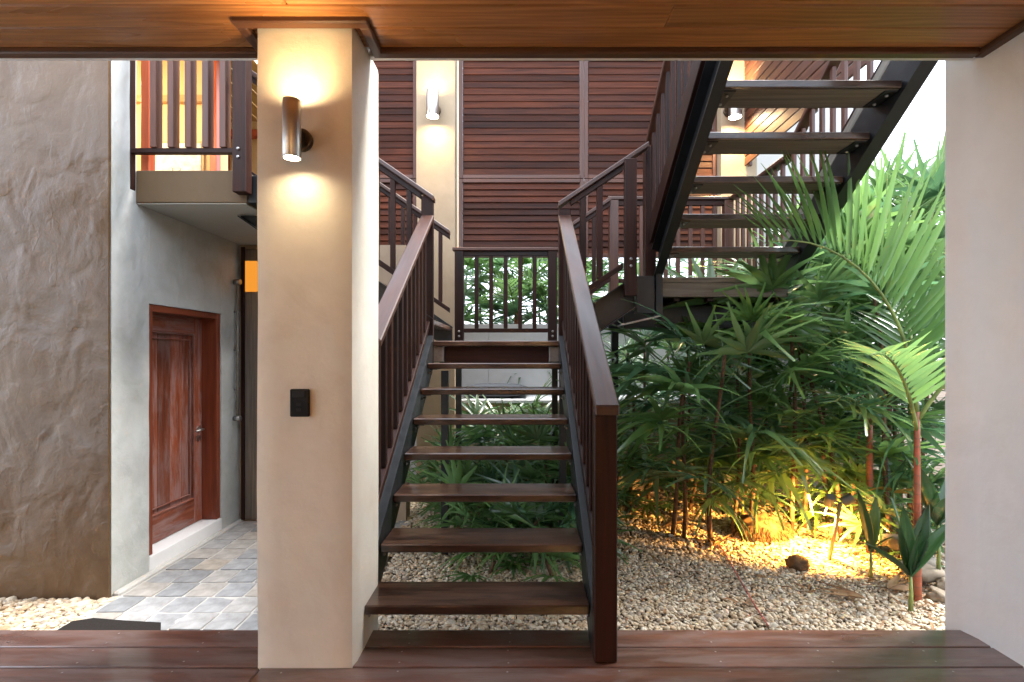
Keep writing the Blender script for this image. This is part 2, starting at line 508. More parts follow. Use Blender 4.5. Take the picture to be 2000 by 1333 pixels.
def tube_mesh(pts, rads, n=8, caps=True, smooth=True):
    verts, faces = [], []
    pts = [V(p) for p in pts]
    prev = None
    for i, p in enumerate(pts):
        d = (pts[min(i + 1, len(pts) - 1)] - pts[max(i - 1, 0)]).normalized()
        a = V((0, 0, 1)) if abs(d.z) < 0.95 else V((1, 0, 0))
        if prev is not None:
            a = prev
        u = d.cross(a).normalized()
        v = u.cross(d)
        prev = v
        r = rads[i] if hasattr(rads, '__len__') else rads
        for k in range(n):
            t = 2 * math.pi * k / n
            verts.append(p + u * math.cos(t) * r + v * math.sin(t) * r)
    for i in range(len(pts) - 1):
        for k in range(n):
            faces.append([i * n + k, i * n + (k + 1) % n, (i + 1) * n + (k + 1) % n, (i + 1) * n + k])
    if caps:
        faces.append(list(range(n))[::-1])
        faces.append([(len(pts) - 1) * n + k for k in range(n)])
    me = mesh('tube', verts, faces)
    for p in me.polygons:
        p.use_smooth = smooth and len(p.vertices) == 4
    return me

def lathe_mesh(prof, n=24):
    """(radius, z) profile turned round Z"""
    verts, faces = [], []
    for r, z in prof:
        for k in range(n):
            t = 2 * math.pi * k / n
            verts.append((r * math.cos(t), r * math.sin(t), z))
    for i in range(len(prof) - 1):
        for k in range(n):
            faces.append([i * n + k, i * n + (k + 1) % n, (i + 1) * n + (k + 1) % n, (i + 1) * n + k])
    me = mesh('lathe', verts, faces, True)
    me.set_sharp_from_angle(angle=R(35))
    return me

def rough_box(name, x0, x1, y0, y1, z0, z1, step, amp, rad, seed=0):
    """hand finished masonry block: gridded, corners eased, faces wavy"""
    bm = bmesh.new()
    def grid(o, a, b):
        na, nb = max(1, round(a.length / step)), max(1, round(b.length / step))
        vv = [[bm.verts.new(o + a * (i / na) + b * (j / nb)) for j in range(nb + 1)] for i in range(na + 1)]
        for i in range(na):
            for j in range(nb):
                bm.faces.new([vv[i][j], vv[i + 1][j], vv[i + 1][j + 1], vv[i][j + 1]])
    dx, dy, dz = V((x1 - x0, 0, 0)), V((0, y1 - y0, 0)), V((0, 0, z1 - z0))
    o = V((x0, y0, z0))
    grid(o, dx, dz); grid(o + dy, dz, dx); grid(o, dz, dy); grid(o + dx, dy, dz); grid(o, dy, dx); grid(o + dz, dx, dy)
    bmesh.ops.remove_doubles(bm, verts=bm.verts, dist=1e-4)
    bmesh.ops.recalc_face_normals(bm, faces=bm.faces)
    c = V(((x0 + x1) / 2, (y0 + y1) / 2, (z0 + z1) / 2))
    for v in bm.verts:
        # ease vertical corners
        ex, ey = min(v.co.x - x0, x1 - v.co.x), min(v.co.y - y0, y1 - v.co.y)
        if ex < 1e-4 and ey < 1e-4:
            v.co.x += rad * (1 if v.co.x < c.x else -1)
            v.co.y += rad * (1 if v.co.y < c.y else -1)
        p = v.co * 1.0 + V((seed * 3.1, seed, 0))
        n = v.normal
        a = mnoise.noise(p * 1.4) * 0.6 + mnoise.noise(p * 4.0) * 0.4
        hx = 0 if (abs(v.co.z - z0) < 1e-4 or abs(v.co.z - z1) < 1e-4) else 1
        v.co += V((n.x, n.y, 0)) * a * amp * hx
    for f in bm.faces:
        f.smooth = True
    me = bpy.data.meshes.new(name)
    bm.to_mesh(me)
    bm.free()
    me.set_sharp_from_angle(angle=R(30))
    return me

def px(x, y, Y):
    """world point seen at photo pixel (x, y) at depth Y"""
    return V(((x - 1014) / 1000 * Y, Y, EYE - (y - 696) / 1000 * Y))

GZ = -0.40                       # garden ground level

# ------------------------------------------------------------------ structure: ground, sheet to the horizon
def ground_mesh():
    n = 60
    verts, faces = [], []
    xs = sorted(set([-200, -60, -20] + [round(-8 + 0.25 * i, 3) for i in range(65)] + [20, 60, 200]))
    ys = sorted(set([-200, -60, -20, -6] + [round(1.5 + 0.25 * i, 3) for i in range(46)] + [20, 60, 200]))
    for j in ys:
        for i in xs:
            z = GZ - 0.03
            if 1.5 < j < 12 and abs(i) < 8:
                z += 0.03 * mnoise.noise(V((i * 1.1, j * 1.1, 3))) 
                if i > 0.9 and j > 4.6:
                    z += 0.07 * min(1, (j - 4.6) / 0.8) * min(1, (i - 0.9) / 0.5)
            verts.append((i, j, z))
    nx = len(xs)
    for b in range(len(ys) - 1):
        for a in range(nx - 1):
            faces.append([b * nx + a, b * nx + a + 1, (b + 1) * nx + a + 1, (b + 1) * nx + a])
    return mesh('ground', verts, faces, True)
tag(obj('ground', ground_mesh(), 'soil'), 'dark garden soil under the gravel and palms', None, None, 'structure')

M['bounce'] = plaster('pale courtyard paving', (0.42, 0.40, 0.37), (0.50, 0.48, 0.45), bmp=0.2, rough=0.85)  # unseen pale ground, added to bounce daylight into the terrace
cv = [(-60, -60, GZ), (60, -60, GZ), (60, -3.4, GZ), (-60, -3.4, GZ), (-60, 3.3, GZ), (-4.4, 3.3, GZ), (-4.4, -3.4, GZ)]
tag(obj('bounce_ground', mesh('bounce', cv, [[3, 6, 5, 4]]), 'bounce'), 'added pale ground out of view beside the terrace, bouncing daylight in', None, None, 'structure')
tag(obj('dark_rear_ground', mesh('dark_rear_ground', cv, [[0, 1, 2, 6, 3]]), 'earth'), 'added dark ground out of view behind the terrace', None, None, 'structure')  # unseen ground, kept dark so little light bounces onto the pillar front
# ------------------------------------------------------------------ terrace: deck, ceiling, walls, pillar
rng = random.Random(4)
deck = thing('deck', 'dark stained timber terrace deck in the foreground', None, (0, 0, 0), None, 'structure')
yb = 2.397
row = 0
while yb > -3.0:
    segs = [(-4.3, -1.065), (-1.062, 2.085)] if row % 2 == 0 else [(-4.3, -2.4), (-2.397, 2.085)]
    if row == 1:
        segs = [(-4.3, 2.085)]
    if row == 0:
        segs = [(-4.3, 2.085)]
    for a, b in segs:
        blk('plank', a, b, yb - 0.1385, yb, -0.028 + rng.uniform(-0.0008, 0.0008), rng.uniform(-0.0008, 0.0008), 'deck', deck, 0.004)
    yb -= 0.1468
    row += 1
blk('fascia', -4.3, 2.085, 2.36, 2.385, GZ - 0.1, -0.03, 'deck', deck)
blk('dark_gap_bed', -4.3, 2.085, -3.0, 2.34, GZ - 0.1, -0.10, 'steel', deck)  # black block under the planks, puts shade into the gaps
# countersunk screw heads in pairs
sv, sf = [], []
for rw in range(4):
    for xx in [-4.1 + 0.45 * i for i in range(14)]:
        for dy in (0.03, 0.11):
            cx, cy = xx + rng.uniform(-0.012, 0.012), 2.397 - 0.1468 * rw - dy + rng.uniform(-0.006, 0.006)
            k0 = len(sv)
            for k in range(8):
                t = k * math.pi / 4
                sv.append((cx + 0.0045 * math.cos(t), cy + 0.0045 * math.sin(t), 0.0016))
            sf.append([k0 + k for k in range(8)])
tag(obj('screw', mesh('screws', sv, sf), 'galv', deck), kind='stuff')

ceil = thing('ceiling', 'varnished brown timber board ceiling over the terrace', None, (0, 0, 2.64), None, 'structure')
yb = 2.258
row = 0
CZ = 2.64
while yb > -3.0:
    segs = [(-4.3, -0.9), (-0.8985, 2.085)] if row % 3 == 2 else ([(-4.3, 0.6), (0.6015, 2.085)] if row % 3 == 1 else [(-4.3, 2.085)])
    for a, b in segs:
        blk('ceiling_board', a, b, yb - 0.1345, yb, CZ, CZ + 0.018, 'ceil', ceil, 0.005)
    yb -= 0.137
    row += 1
# trims: along the beam, along the right wall and round the pillar
def trim(p0, p1, t=None):
    bar('trim', p0, p1, 0.045, 0.030, 'trim', ceil, 0.006)
    return
trim((-4.3, 2.281, CZ - 0.008), (-1.135, 2.281, CZ - 0.008))
trim((-0.631, 2.281, CZ - 0.008), (2.04, 2.281, CZ - 0.008))
trim((2.062, 2.30, CZ - 0.008), (2.062, -3.0, CZ - 0.008))
trim((-1.158, 2.072, CZ - 0.008), (-0.608, 2.072, CZ - 0.008))
trim((-0.6305, 2.0945, CZ - 0.008), (-0.6305, 2.3035, CZ - 0.008))
trim((-1.1355, 2.0945, CZ - 0.008), (-1.1355, 2.3035, CZ - 0.008))
roof = thing('roof', 'flat terrace roof with a thin white fascia board above the opening', 'roof', (0, 0, 2.66))
blk('roof_slab', -4.5, 2.5, -3.2, 2.306, CZ + 0.021, CZ + 0.30, 'white', roof)
blk('fascia_board', -4.5, -1.088, 2.3075, 2.345, CZ - 0.008, CZ + 0.30, 'white', roof)
blk('fascia_board', -0.678, 2.5, 2.3075, 2.345, CZ - 0.008, CZ + 0.30, 'white', roof)

PX0, PX1, PY0, PY1 = -1.086, -0.68, 2.10, 2.512
tag(obj('pillar', rough_box('pillar', PX0, PX1, PY0, PY1, GZ - 0.1, CZ + 0.015, 0.05, 0.005, 0.008, 1), 'cream'),
    'square cream rendered pillar with wall lamp and black switch, beside the lower stair', 'pillar')
tag(obj('wall', rough_box('rightwall', 2.085, 2.50, -3.1, 1.501, GZ - 0.1, CZ + 0.02, 0.08, 0.004, 0.006, 2), 'white'),
    'smooth wall along the right side of the terrace, its cream lightened as by daylight', 'wall')
jz0, jz1 = GZ - 0.1, CZ + 0.5
jp = [(2.0852, 1.50), (2.080, 2.32), (2.060, 2.40), (2.034, 2.425), (2.03, 2.44), (2.60, 2.44), (2.60, 1.50)]
jv = [(x, y, jz0 + (jz1 - jz0) * k / 30) for k in range(31) for x, y in jp]
jf = [[k * 7 + i, k * 7 + (i + 1) % 7, (k + 1) * 7 + (i + 1) % 7, (k + 1) * 7 + i] for k in range(30) for i in range(7)]
jm = mesh('jamb', jv, jf, True)
jm.set_sharp_from_angle(angle=R(50))
tag(obj('wall', jm, 'white'),
    'narrow jamb, its cream lightened as by daylight, where the terrace wall meets the palm garden', 'wall')
tag(obj('wall', rough_box('rear_light_stop', -4.5, 2.5, -3.2, -2.9, GZ - 0.1, CZ + 0.02, 0.2, 0.004, 0.006, 4), 'cream'),  # unseen wall, added to keep neutral daylight off the pillar front
    'added unseen cream wall behind the viewer, shutting out daylight from the rear', 'wall')
# tan foot of the stair beside the pillar
# ------------------------------------------------------------------ left: brown wall, door passage, balcony
DW = -2.84                       # face of the passage wall
BW = 3.54                        # face of the brown wall
def wavy_wall(name, x0, x1, z0, z1, y, thick, step, amp, seed):
    return rough_box(name, x0, x1, y, y + thick, z0, z1, step, amp, 0.015, seed)
tag(obj('wall', rough_box('brownwall', -6.2, DW, BW, BW + 0.025, GZ - 0.15, 5.2, 0.06, 0.010, 0.003, 7), 'brown_wall'),
    'rough trowelled grey brown wall standing in gravel at the far left', 'wall')
pw = thing('wall', 'pale grey trowelled passage wall holding the red timber door', 'wall', (DW, 4.4, GZ))
# the wall is built round the door opening
DY0, DY1, DZ1 = 3.93, 4.885, 1.685
def pwall(n, y0, y1, z0, z1, s):
    obj(n, rough_box(n, DW - 0.30, DW, y0, y1, z0, z1, 0.06, 0.006, 0.0, s), 'grey_wall', pw)
pwall('wall_section', BW + 0.026, DY0, GZ - 0.1, 2.41, 11)
pwall('wall_section', DY1, 5.30, GZ - 0.1, 2.41, 12)
pwall('wall_section', DY0, DY1, DZ1, 2.41, 13)
obj('wall_section', rough_box('up', DW - 0.30, DW, BW + 0.026, 3.80, 2.4105, 5.2, 0.07, 0.006, 0.0, 14), 'grey_wall', pw)
blk('door_threshold', DW - 0.29, DW + 0.004, DY0, DY1, GZ - 0.1, -0.262, 'white', pw, 0.004)
blk('skirting_kerb', DW + 0.001, DW + 0.055, BW + 0.03, 5.20, GZ - 0.1, GZ + 0.035, 'grout', pw, 0.012)

# the door, set back in its frame
dr = thing('door', 'weathered red brown panelled timber door with steel lever in the passage wall', 'door', (DW - 0.13, 4.4, -0.26))
fx0, fx1 = DW - 0.20, DW - 0.012
blk('door_frame', fx0, fx1, DY1 - 0.055, DY1 - 0.002, -0.26, DZ1 - 0.002, 'doorframe', dr)
blk('door_frame', fx0, fx1, DY0 + 0.002, DY0 + 0.055, -0.26, DZ1 - 0.002, 'doorframe', dr)
blk('door_frame', fx0, fx1, DY0 + 0.056, DY1 - 0.056, DZ1 - 0.055, DZ1 - 0.002, 'doorframe', dr)
lx = DW - 0.15                                     # face of the leaf's stiles
ya, yb_, za, zb = DY0 + 0.058, DY1 - 0.058, -0.255, DZ1 - 0.058
blk('stile', lx - 0.045, lx, ya, ya + 0.115, za, zb, 'door', dr)
blk('stile', lx - 0.045, lx, yb_ - 0.115, yb_, za, zb, 'door', dr)
blk('door_rail', lx - 0.045, lx, ya + 0.116, yb_ - 0.116, zb - 0.14, zb, 'door', dr)
blk('door_rail', lx - 0.045, lx, ya + 0.116, yb_ - 0.116, za, za + 0.22, 'door', dr)
pa, pb, pc, pd = ya + 0.116, yb_ - 0.116, za + 0.221, zb - 0.141
nb = 4
for i in range(nb):
    u0, u1 = pa + (pb - pa) * i / nb, pa + (pb - pa) * (i + 1) / nb
    blk('panel_board', lx - 0.035, lx - 0.016 + 0.002 * (i % 2), u0 + 0.0006, u1 - 0.0006, pc, pd, 'door', dr, 0.0015)
for ins, t0, pr in ((0.0, 0.018, 0.010), (0.055, 0.010, 0.004)):
    for (u0, u1, v0, v1) in ((pa + ins, pa + ins + t0, pc + ins, pd - ins), (pb - ins - t0, pb - ins, pc + ins, pd - ins),
                             (pa + ins + t0, pb - ins - t0, pc + ins, pc + ins + t0), (pa + ins + t0, pb - ins - t0, pd - ins - t0, pd - ins)):
        blk('moulding', lx - 0.014, lx + pr, u0 + 0.0005, u1 - 0.0005, v0 + 0.0005, v1 - 0.0005, 'door', dr, 0.004)
hy, hz = DY1 - 0.115, 0.60
esc = obj('handle_rose', lathe_mesh([(0.0, 0.0), (0.026, 0.0), (0.026, 0.009), (0.0, 0.010)], 20), 'inox', dr, Matrix.Translation((lx, hy, hz)) @ Matrix.Rotation(R(90), 4, 'Y'))
obj('lever', tube_mesh([(lx + 0.008, hy, hz), (lx + 0.05, hy, hz), (lx + 0.055, hy - 0.02, hz), (lx + 0.053, hy - 0.12, hz - 0.004)], 0.009, 10), 'inox', dr)
obj('lock_rose', lathe_mesh([(0.0, 0.0), (0.024, 0.0), (0.024, 0.012), (0.010, 0.013), (0.0, 0.013)], 20), 'inox', dr, Matrix.Translation((lx, hy, hz - 0.085)) @ Matrix.Rotation(R(90), 4, 'Y'))

# conduit / pull bar at the end of the passage wall
pp = thing('conduit', 'thin grey vertical conduit with brackets on the passage wall beside the door', 'pipe', (DW, 5.1, 0.64))
xx = DW + 0.035
obj('pipe', tube_mesh([(xx, 5.10, 0.66), (xx, 5.10, 2.02)], 0.013, 10), 'pipe', pp)
for zz in (0.66, 2.02):
    obj('pipe_boss', tube_mesh([(DW, 5.10, zz), (DW + 0.065, 5.10, zz)], 0.026, 14), 'galv', pp)
for zz in (0.95, 1.34, 1.72):
    obj('bracket', tube_mesh([(DW, 5.10, zz), (xx + 0.014, 5.10, zz)], 0.010, 8), 'galv', pp)

pe = thing('wall', 'shaded grey wall closing the end of the door passage', 'wall', (-2.2, 5.2, GZ))
obj('wall_section', rough_box('pe', DW, -1.15, 5.205, 5.40, GZ - 0.1, 2.41, 0.12, 0.004, 0.0, 15), 'tan_wall', pe)
tl = thing('timber_screen', 'dark timber panel with a small glowing amber pane at the passage end', 'panel', (-2.4, 5.19, GZ))
blk('screen_panel', -2.775, -1.9, 5.170, 5.203, GZ + 0.03, 2.36, 'under', tl)
blk('screen_stile', -2.80, -2.765, 5.150, 5.169, GZ + 0.03, 2.38, 'rail', tl)
blk('amber_pane', -2.762, -2.60, 5.160, 5.1695, 1.93, 2.24, 'amber', tl, 0.001)  # emissive amber rectangle on the screen

# balcony
BZ = 2.655
bal = thing('balcony', 'upper left balcony with dark baluster rail and beige slab edge', 'balcony', (-2.4, 3.8, 2.41))
blk('slab', DW + 0.003, -2.02, 3.79, 5.40, 2.4175, BZ, 'slab', bal, 0.004)
blk('soffit', DW + 0.004, -2.03, 3.80, 5.20, 2.409, 2.417, 'soffit', bal, 0.001)
def bolt(p, d, parent, r=0.011, mat='galv'):
    fr = frame_from(d)
    me = _boxes.get(('bolt', r, mat))
    if me is None:
        me = tube_mesh([(0, 0, 0), (0.008, 0, 0), (0.012, 0, 0)], [r, r, r * 0.5], 10)
        me.materials.append(M[mat])
        _boxes[('bolt', r, mat)] = me
    return obj('bolt', me, None, parent, Matrix.Translation(V(p)) @ fr)
p1 = blk('newel_post', -2.925, -2.835, 3.735, 3.787, 2.50, 3.78, 'rail', bal, 0.004)
p2 = blk('newel_post', -2.075, -1.975, 3.70, 3.786, 2.47, 3.78, 'rail', bal, 0.004)
for zz in (2.72, 2.78):
    bolt((-2.03, 3.699, zz), (0, -1, 0), p2)
blk('bottom_rail', -2.833, -2.077, 3.735, 3.785, 2.765, 2.80, 'rail', bal)
blk('handrail', -2.95, -1.95, 3.71, 3.81, 3.781, 3.82, 'handrail', bal)
for i in range(5):
    xx = -2.665 + 0.1265 * i
    blk('baluster', xx - 0.022, xx + 0.022, 3.722, 3.798, 2.801, 3.78, 'frame', bal)  # lighter brown than the posts: warm light on the sides put into colour
blk('side_post', -2.833, -2.77, 3.83, 3.90, BZ + 0.001, 3.9, 'red_wood', bal, 0.004)
brk = blk('bracket', -2.017, -1.90, 3.80, 3.95, 2.42, 2.62, 'steel', bal)
# the lit upstairs room behind the balcony
rm = thing('room', 'warm lit cream room seen through the balcony balusters', 'room', (-3.5, 5.5, BZ))
blk('room_floor', -6.2, DW + 0.0, 3.95, 7.7, 2.415, BZ - 0.002, 'slab', rm)
blk('back_wall', -6.2, -3.44, 5.90, 6.05, BZ, 5.2, 'room', rm)
blk('far_wall', -5.20, -3.30, 7.60, 7.75, BZ - 0.2, 5.2, 'room', rm)
for i in range(16):
    xx = -6.0 + 0.18 * i
    blk('ceiling_board', xx, xx + 0.172, 4.6, 7.598, 4.76, 4.778, 'room_board', rm, 0.004)
for xx in (-4.36, -4.08, -3.80):
    blk('joinery_post', xx, xx + 0.07, 7.50, 7.598, BZ, 4.5, 'red_wood', rm)
blk('joinery_beam', -4.42, -3.6, 7.49, 7.597, 4.50, 4.60, 'red_wood', rm)
blk('door_post', -3.52, -3.441, 5.82, 5.899, BZ, 4.75, 'red_wood', rm)
blk('room_beam', -6.1, -3.53, 5.83, 5.899, 4.18, 4.26, 'room_board', rm)
pr = thing('picture', 'pale print of bare branches hanging low on the lit upstairs wall', 'picture', (-3.9, 5.88, 2.9))
blk('frame', -4.30, -3.62, 5.875, 5.8985, 2.70, 3.75, 'room_board', pr)
blk('print', -4.27, -3.65, 5.868, 5.8745, 2.73, 3.72, 'print', pr, 0.001)
bv, bf = [], []
for i in range(9):
    a0 = rng.uniform(0.2, 2.9)
    pts = [V((-3.95, 5.8665, 2.74))]
    for k in range(5):
        a0 += rng.uniform(-0.35, 0.35)
        pts.append(pts[-1] + V((math.cos(a0), 0, math.sin(a0))) * 0.14)
    for k in range(5):
        d = (pts[k + 1] - pts[k]).cross(V((0, 1, 0))).normalized() * 0.006
        if not all(-4.26 < q.x < -3.66 and 2.735 < q.z < 3.7 for q in (pts[k], pts[k + 1])):
            break
        b0 = len(bv)
        bv += [pts[k] - d, pts[k] + d, pts[k + 1] + d * 0.8, pts[k + 1] - d * 0.8]
        bf.append([b0, b0 + 1, b0 + 2, b0 + 3])
obj('branch_drawing', mesh('branches', bv, bf), 'under', pr)
cl = thing('ceiling_lamp', 'glowing globe ceiling lamp in the warm upstairs room', 'lamp', (-4.35, 5.0, 4.76))
obj('lamp_stem', tube_mesh([(-4.35, 5.0, 4.76), (-4.35, 5.0, 4.16)], 0.012, 8), 'inox', cl)
ld = bpy.data.lights.new('room_bulb', 'POINT')
ld.energy = 9 * LAMP
ld.color = (1.0, 0.56, 0.17)
ld.shadow_soft_size = 0.09
lo = bpy.data.objects.new('room_bulb', ld)
put(lo, Matrix.Translation((-4.35, 5.0, 4.02)))
gl = obj('globe', lathe_mesh([(0.001, -0.1), (0.06, -0.085), (0.095, -0.03), (0.095, 0.03), (0.06, 0.085), (0.03, 0.14), (0.001, 0.14)], 20), 'lens', cl, Matrix.Translation((-4.35, 5.0, 4.02)))
gl.visible_shadow = True
ld.shadow_soft_size = 0.12
lo.location = (-4.35, 5.0, 3.80)

# stone paving in the passage
pav = thing('path', 'grey stone paving of the door passage with pale joints', None, (-2.0, 4.2, GZ), None, 'structure')
blk('mortar_bed', DW + 0.004, -1.10, 2.44, 5.204, GZ - 0.12, GZ + 0.006, 'grout', pav)
prng = random.Random(9)
yy = 2.46
while yy < 5.18:
    xx = DW + 0.06 + prng.uniform(0, 0.02)
    y1 = min(yy + 0.207, 5.195)
    off = prng.uniform(-0.015, 0.015)
    while xx < -1.15:
        x1 = min(xx + 0.20 + prng.uniform(-0.012, 0.012), -1.12)
        if x1 - xx > 0.06:
            l, d = x1 - xx - 0.006, y1 - yy - 0.003
            me = rough_box('paver', -l / 2, l / 2, -d / 2, d / 2, -0.05, 0.0, 0.07, 0.0025, 0.002, prng.uniform(0, 99))
            for v in me.vertices:
                if v.co.z > -0.001:
                    v.co.z += 0.006 * mnoise.noise(V((v.co.x * 9 + xx * 7, v.co.y * 9 + yy * 7, 2)))
            obj('paver', me, 'paver', pav, Matrix.Translation(((xx + x1) / 2, (yy + y1) / 2, GZ + 0.012 + prng.uniform(-0.004, 0.004))) @ Euler((prng.uniform(-.012, .012), prng.uniform(-.012, .012), prng.uniform(-.01, .01))).to_matrix().to_4x4())
        xx = x1 + 0.010 + off * 0.2
    yy = y1 + 0.013
dm = thing('dark_slab', 'flat dark shape on the stone paving at the edge of the deck', 'mat', (-2.75, 3.2, GZ))  # flat dark shape at the deck edge
mv = []
mp = [(-2.76, 3.00), (-2.05, 2.92), (-2.2, 3.145), (-2.45, 3.17), (-2.66, 3.20), (-2.76, 3.16)]
k = len(mp)
vs_ = [(x, y, GZ + 0.022) for x, y in mp] + [(x, y, GZ + 0.045) for x, y in mp]
obj('slab_pad', mesh('mat', vs_, [list(range(k))[::-1], [k + i for i in range(k)]] + [[i, (i + 1) % k, k + (i + 1) % k, k + i] for i in range(k)]), 'mat', dm)

# ------------------------------------------------------------------ staircases
G_, RZ = 0.26, 0.1742
def nose1(Y):
    return 0.183 + RZ * (Y - 2.25) / G_
def channel(name, p0, p1, depth, flange, side, mat, parent, web=0.010):
    """steel channel along p0-p1 (top edge line of the web), web vertical, flanges to +side"""
    p0, p1, s = V(p0), V(p1), V(side)
    d = p1 - p0
    hor = math.hypot(d.x, d.y)
    vd = depth                      # vertical depth, ends cut plumb
    verts, faces = [], []
    tk = web
    prof = [(0, 0), (flange, 0), (flange, -tk), (tk, -tk), (tk, -vd + tk), (flange, -vd + tk), (flange, -vd), (0, -vd)]
    for p in (p0, p1):
        for a, z in prof:
            verts.append(p + s * a + V((0, 0, z)))
    n = len(prof)
    for i in range(n):
        faces.append([i, (i + 1) % n, n + (i + 1) % n, n + i])
    for o_ in (0, n):
        for q in ((0, 1, 2, 3), (0, 3, 4, 7), (4, 5, 6, 7)):
            faces.append([o_ + k for k in q])
    me = mesh(name, verts, faces)
    bm = bmesh.new(); bm.from_mesh(me); bmesh.ops.recalc_face_normals(bm, faces=bm.faces); bm.to_mesh(me); bm.free()
    return obj(name, me, mat, parent)

def tread(parent, x0, x1, y0, y1, ztop, th=0.042, mat='tread', worn=0.0, under=None):
    """thick board: its two bolts per end are children"""
    return blk('tread', x0, x1, y0, y1, ztop - th, ztop, mat, parent, 0.006)

def rail_run(parent, a, b, zf, pitch, posts, wd=0.10, top=0.99, low=0.13, axis='y', fixed=0.0, skip=(), hmat='handrail', ext=(0, 0), bal=(0.040, 0.028)):
    """handrail + bottom rail + balusters along an axis from a to b; zf gives the nosing height"""
    def P(t, z):
        return V((fixed, t, z)) if axis == 'y' else V((t, fixed, z))
    sg = 1 if b > a else -1
    bar('handrail', P(a - sg * ext[0], zf(a - sg * ext[0]) + top - 0.018), P(b + sg * ext[1], zf(b + sg * ext[1]) + top - 0.018), wd, 0.036, hmat, parent, 0.006, plumb=True)
    bar('top_rail', P(a, zf(a) + top - 0.059), P(b, zf(b) + top - 0.059), 0.042, 0.045, 'rail', parent, 0.003, plumb=True)
    bar('bottom_rail', P(a, zf(a) + low), P(b, zf(b) + low), 0.042, 0.042, 'rail', parent, 0.003, plumb=True)
    t = a + sg * pitch * 0.75
    sl = abs((zf(b) - zf(a)) / (b - a))
    while (b - t) * sg > pitch * 0.4:
        if not any(abs(t - s) < 0.05 for s in skip):
            z0, z1 = zf(t) + low + 0.018, zf(t) + top - 0.078
            L = z1 - z0
            me = box_mesh(L, bal[1] if axis == 'y' else bal[0], bal[0] if axis == 'y' else bal[1], 'rail', 0.003)
            fr = Matrix((V((0, 0, 1)), V((1, 0, 0)), V((0, 1, 0)))).transposed().to_4x4()
            obj('baluster', me, None, parent, Matrix.Translation(P(t, (z0 + z1) / 2)) @ fr)
        t += sg * pitch

# --- lower flight
lf = thing('staircase', 'lower open tread timber flight rising from the deck between two handrails', 'staircase', (-0.18, 2.25, 0))
for k in range(7):
    y0, z = 2.25 + G_ * k, 0.183 + RZ * k
    tr = tread(lf, -0.682, 0.312, y0, y0 + 0.246, z)
    for sx, nm in ((-0.672, 1), (0.302, -1)):
        # angle cleat under each end
        cle = blk('cleat', min(sx, sx + nm * 0.055), max(sx, sx + nm * 0.055), y0 + 0.03, y0 + 0.215, z - 0.050, z - 0.0435, 'steel', lf, 0.001)
ys0, ys1 = 2.16, 4.08
off = 0.035
stl = channel('stringer', (-0.686, ys0, nose1(ys0) + off), (-0.686, ys1, nose1(ys1) + off), 0.26, 0.055, (-1, 0, 0), 'steel', lf)
st_r = channel('stringer', (0.316, ys0, nose1(ys0) + off), (0.316, ys1, nose1(ys1) + off), 0.26, 0.055, (1, 0, 0), 'steel', lf)
for k in range(7):
    for yo in (0.07, 0.17):
        bolt((0.3155, 2.25 + G_ * k + yo, 0.183 + RZ * k - 0.075), (-1, 0, 0), st_r, 0.009)
        bolt((-0.6855, 2.25 + G_ * k + yo, 0.183 + RZ * k - 0.075), (1, 0, 0), stl, 0.009)
blk('foot_plate', 0.317, 0.372, 2.142, 2.20, 0.001, 0.20, 'steel', lf)
rail_run(lf, 2.18, 4.08, nose1, 0.13, None, axis='y', fixed=0.362, ext=(0.08, 0.01))
rail_run(lf, 2.545, 4.08, nose1, 0.13, None, axis='y', fixed=-0.732, ext=(0.02, 0.01))
blk('newel_post', 0.314, 0.410, 2.137, 2.20, 0.001, 1.052, 'rail', lf, 0.004)

# --- middle landing
ld_ = thing('landing', 'middle timber landing with a straight back balustrade at the top of the lower flight', 'landing', (-0.15, 4.7, 1.40))
L1 = 1.402
for i in range(9):
    y0 = 4.07 + 0.146 * i
    blk('landing_board', -0.684, 0.40, y0, y0 + 0.141, L1 - 0.042, L1 + 0.0, 'tread', ld_, 0.005)
blk('landing_beam', -0.60, 0.235, 4.11, 4.15, L1 - 0.20, L1 - 0.0435, 'rail', ld_)
blk('landing_bracket', -0.70, -0.605, 4.10, 4.30, L1 - 0.17, L1 - 0.044, 'galv', ld_, 0.006)
blk('landing_bracket', 0.24, 0.33, 4.10, 4.30, L1 - 0.17, L1 - 0.044, 'galv', ld_, 0.006)
blk('landing_beam', -0.684, 0.40, 5.30, 5.36, L1 - 0.24, L1 - 0.044, 'steel', ld_)
blk('landing_beam', -0.67, -0.61, 4.31, 5.29, L1 - 0.22, L1 - 0.044, 'steel', ld_)
blk('landing_beam', 0.33, 0.39, 4.31, 5.29, L1 - 0.22, L1 - 0.044, 'steel', ld_)
for i in range(4):                                    # steel legs down to the garden
    x = (-0.66, 0.34)[i % 2]
    blk('landing_leg', x, x + 0.06, 5.30 if i > 1 else 4.32, 5.36 if i > 1 else 4.38, GZ - 0.1, L1 - 0.245, 'steel', ld_)
bn1 = blk('newel_post', -0.677, -0.583, 5.365, 5.45, 1.19, 2.385, 'rail', ld_, 0.004)
bn2 = blk('newel_post', 0.303, 0.398, 5.365, 5.45, 1.19, 2.385, 'rail', ld_, 0.004)
for zz in (1.49, 1.54):
    bolt((0.35, 5.364, zz), (0, -1, 0), bn2, 0.012)
    bolt((-0.63, 5.364, zz), (0, -1, 0), bn1, 0.012)
blk('handrail', -0.70, 0.42, 5.355, 5.455, 2.386, 2.422, 'handrail', ld_, 0.006)
blk('top_rail', -0.582, 0.302, 5.385, 5.427, 2.335, 2.3845, 'rail', ld_)
blk('bottom_rail', -0.582, 0.302, 5.385, 5.427, 1.53, 1.572, 'rail', ld_)
for i in range(5):
    xx = -0.449 + 0.153 * i
    blk('baluster', xx - 0.021, xx + 0.021, 5.39, 5.422, 1.573, 2.3345, 'rail', ld_)

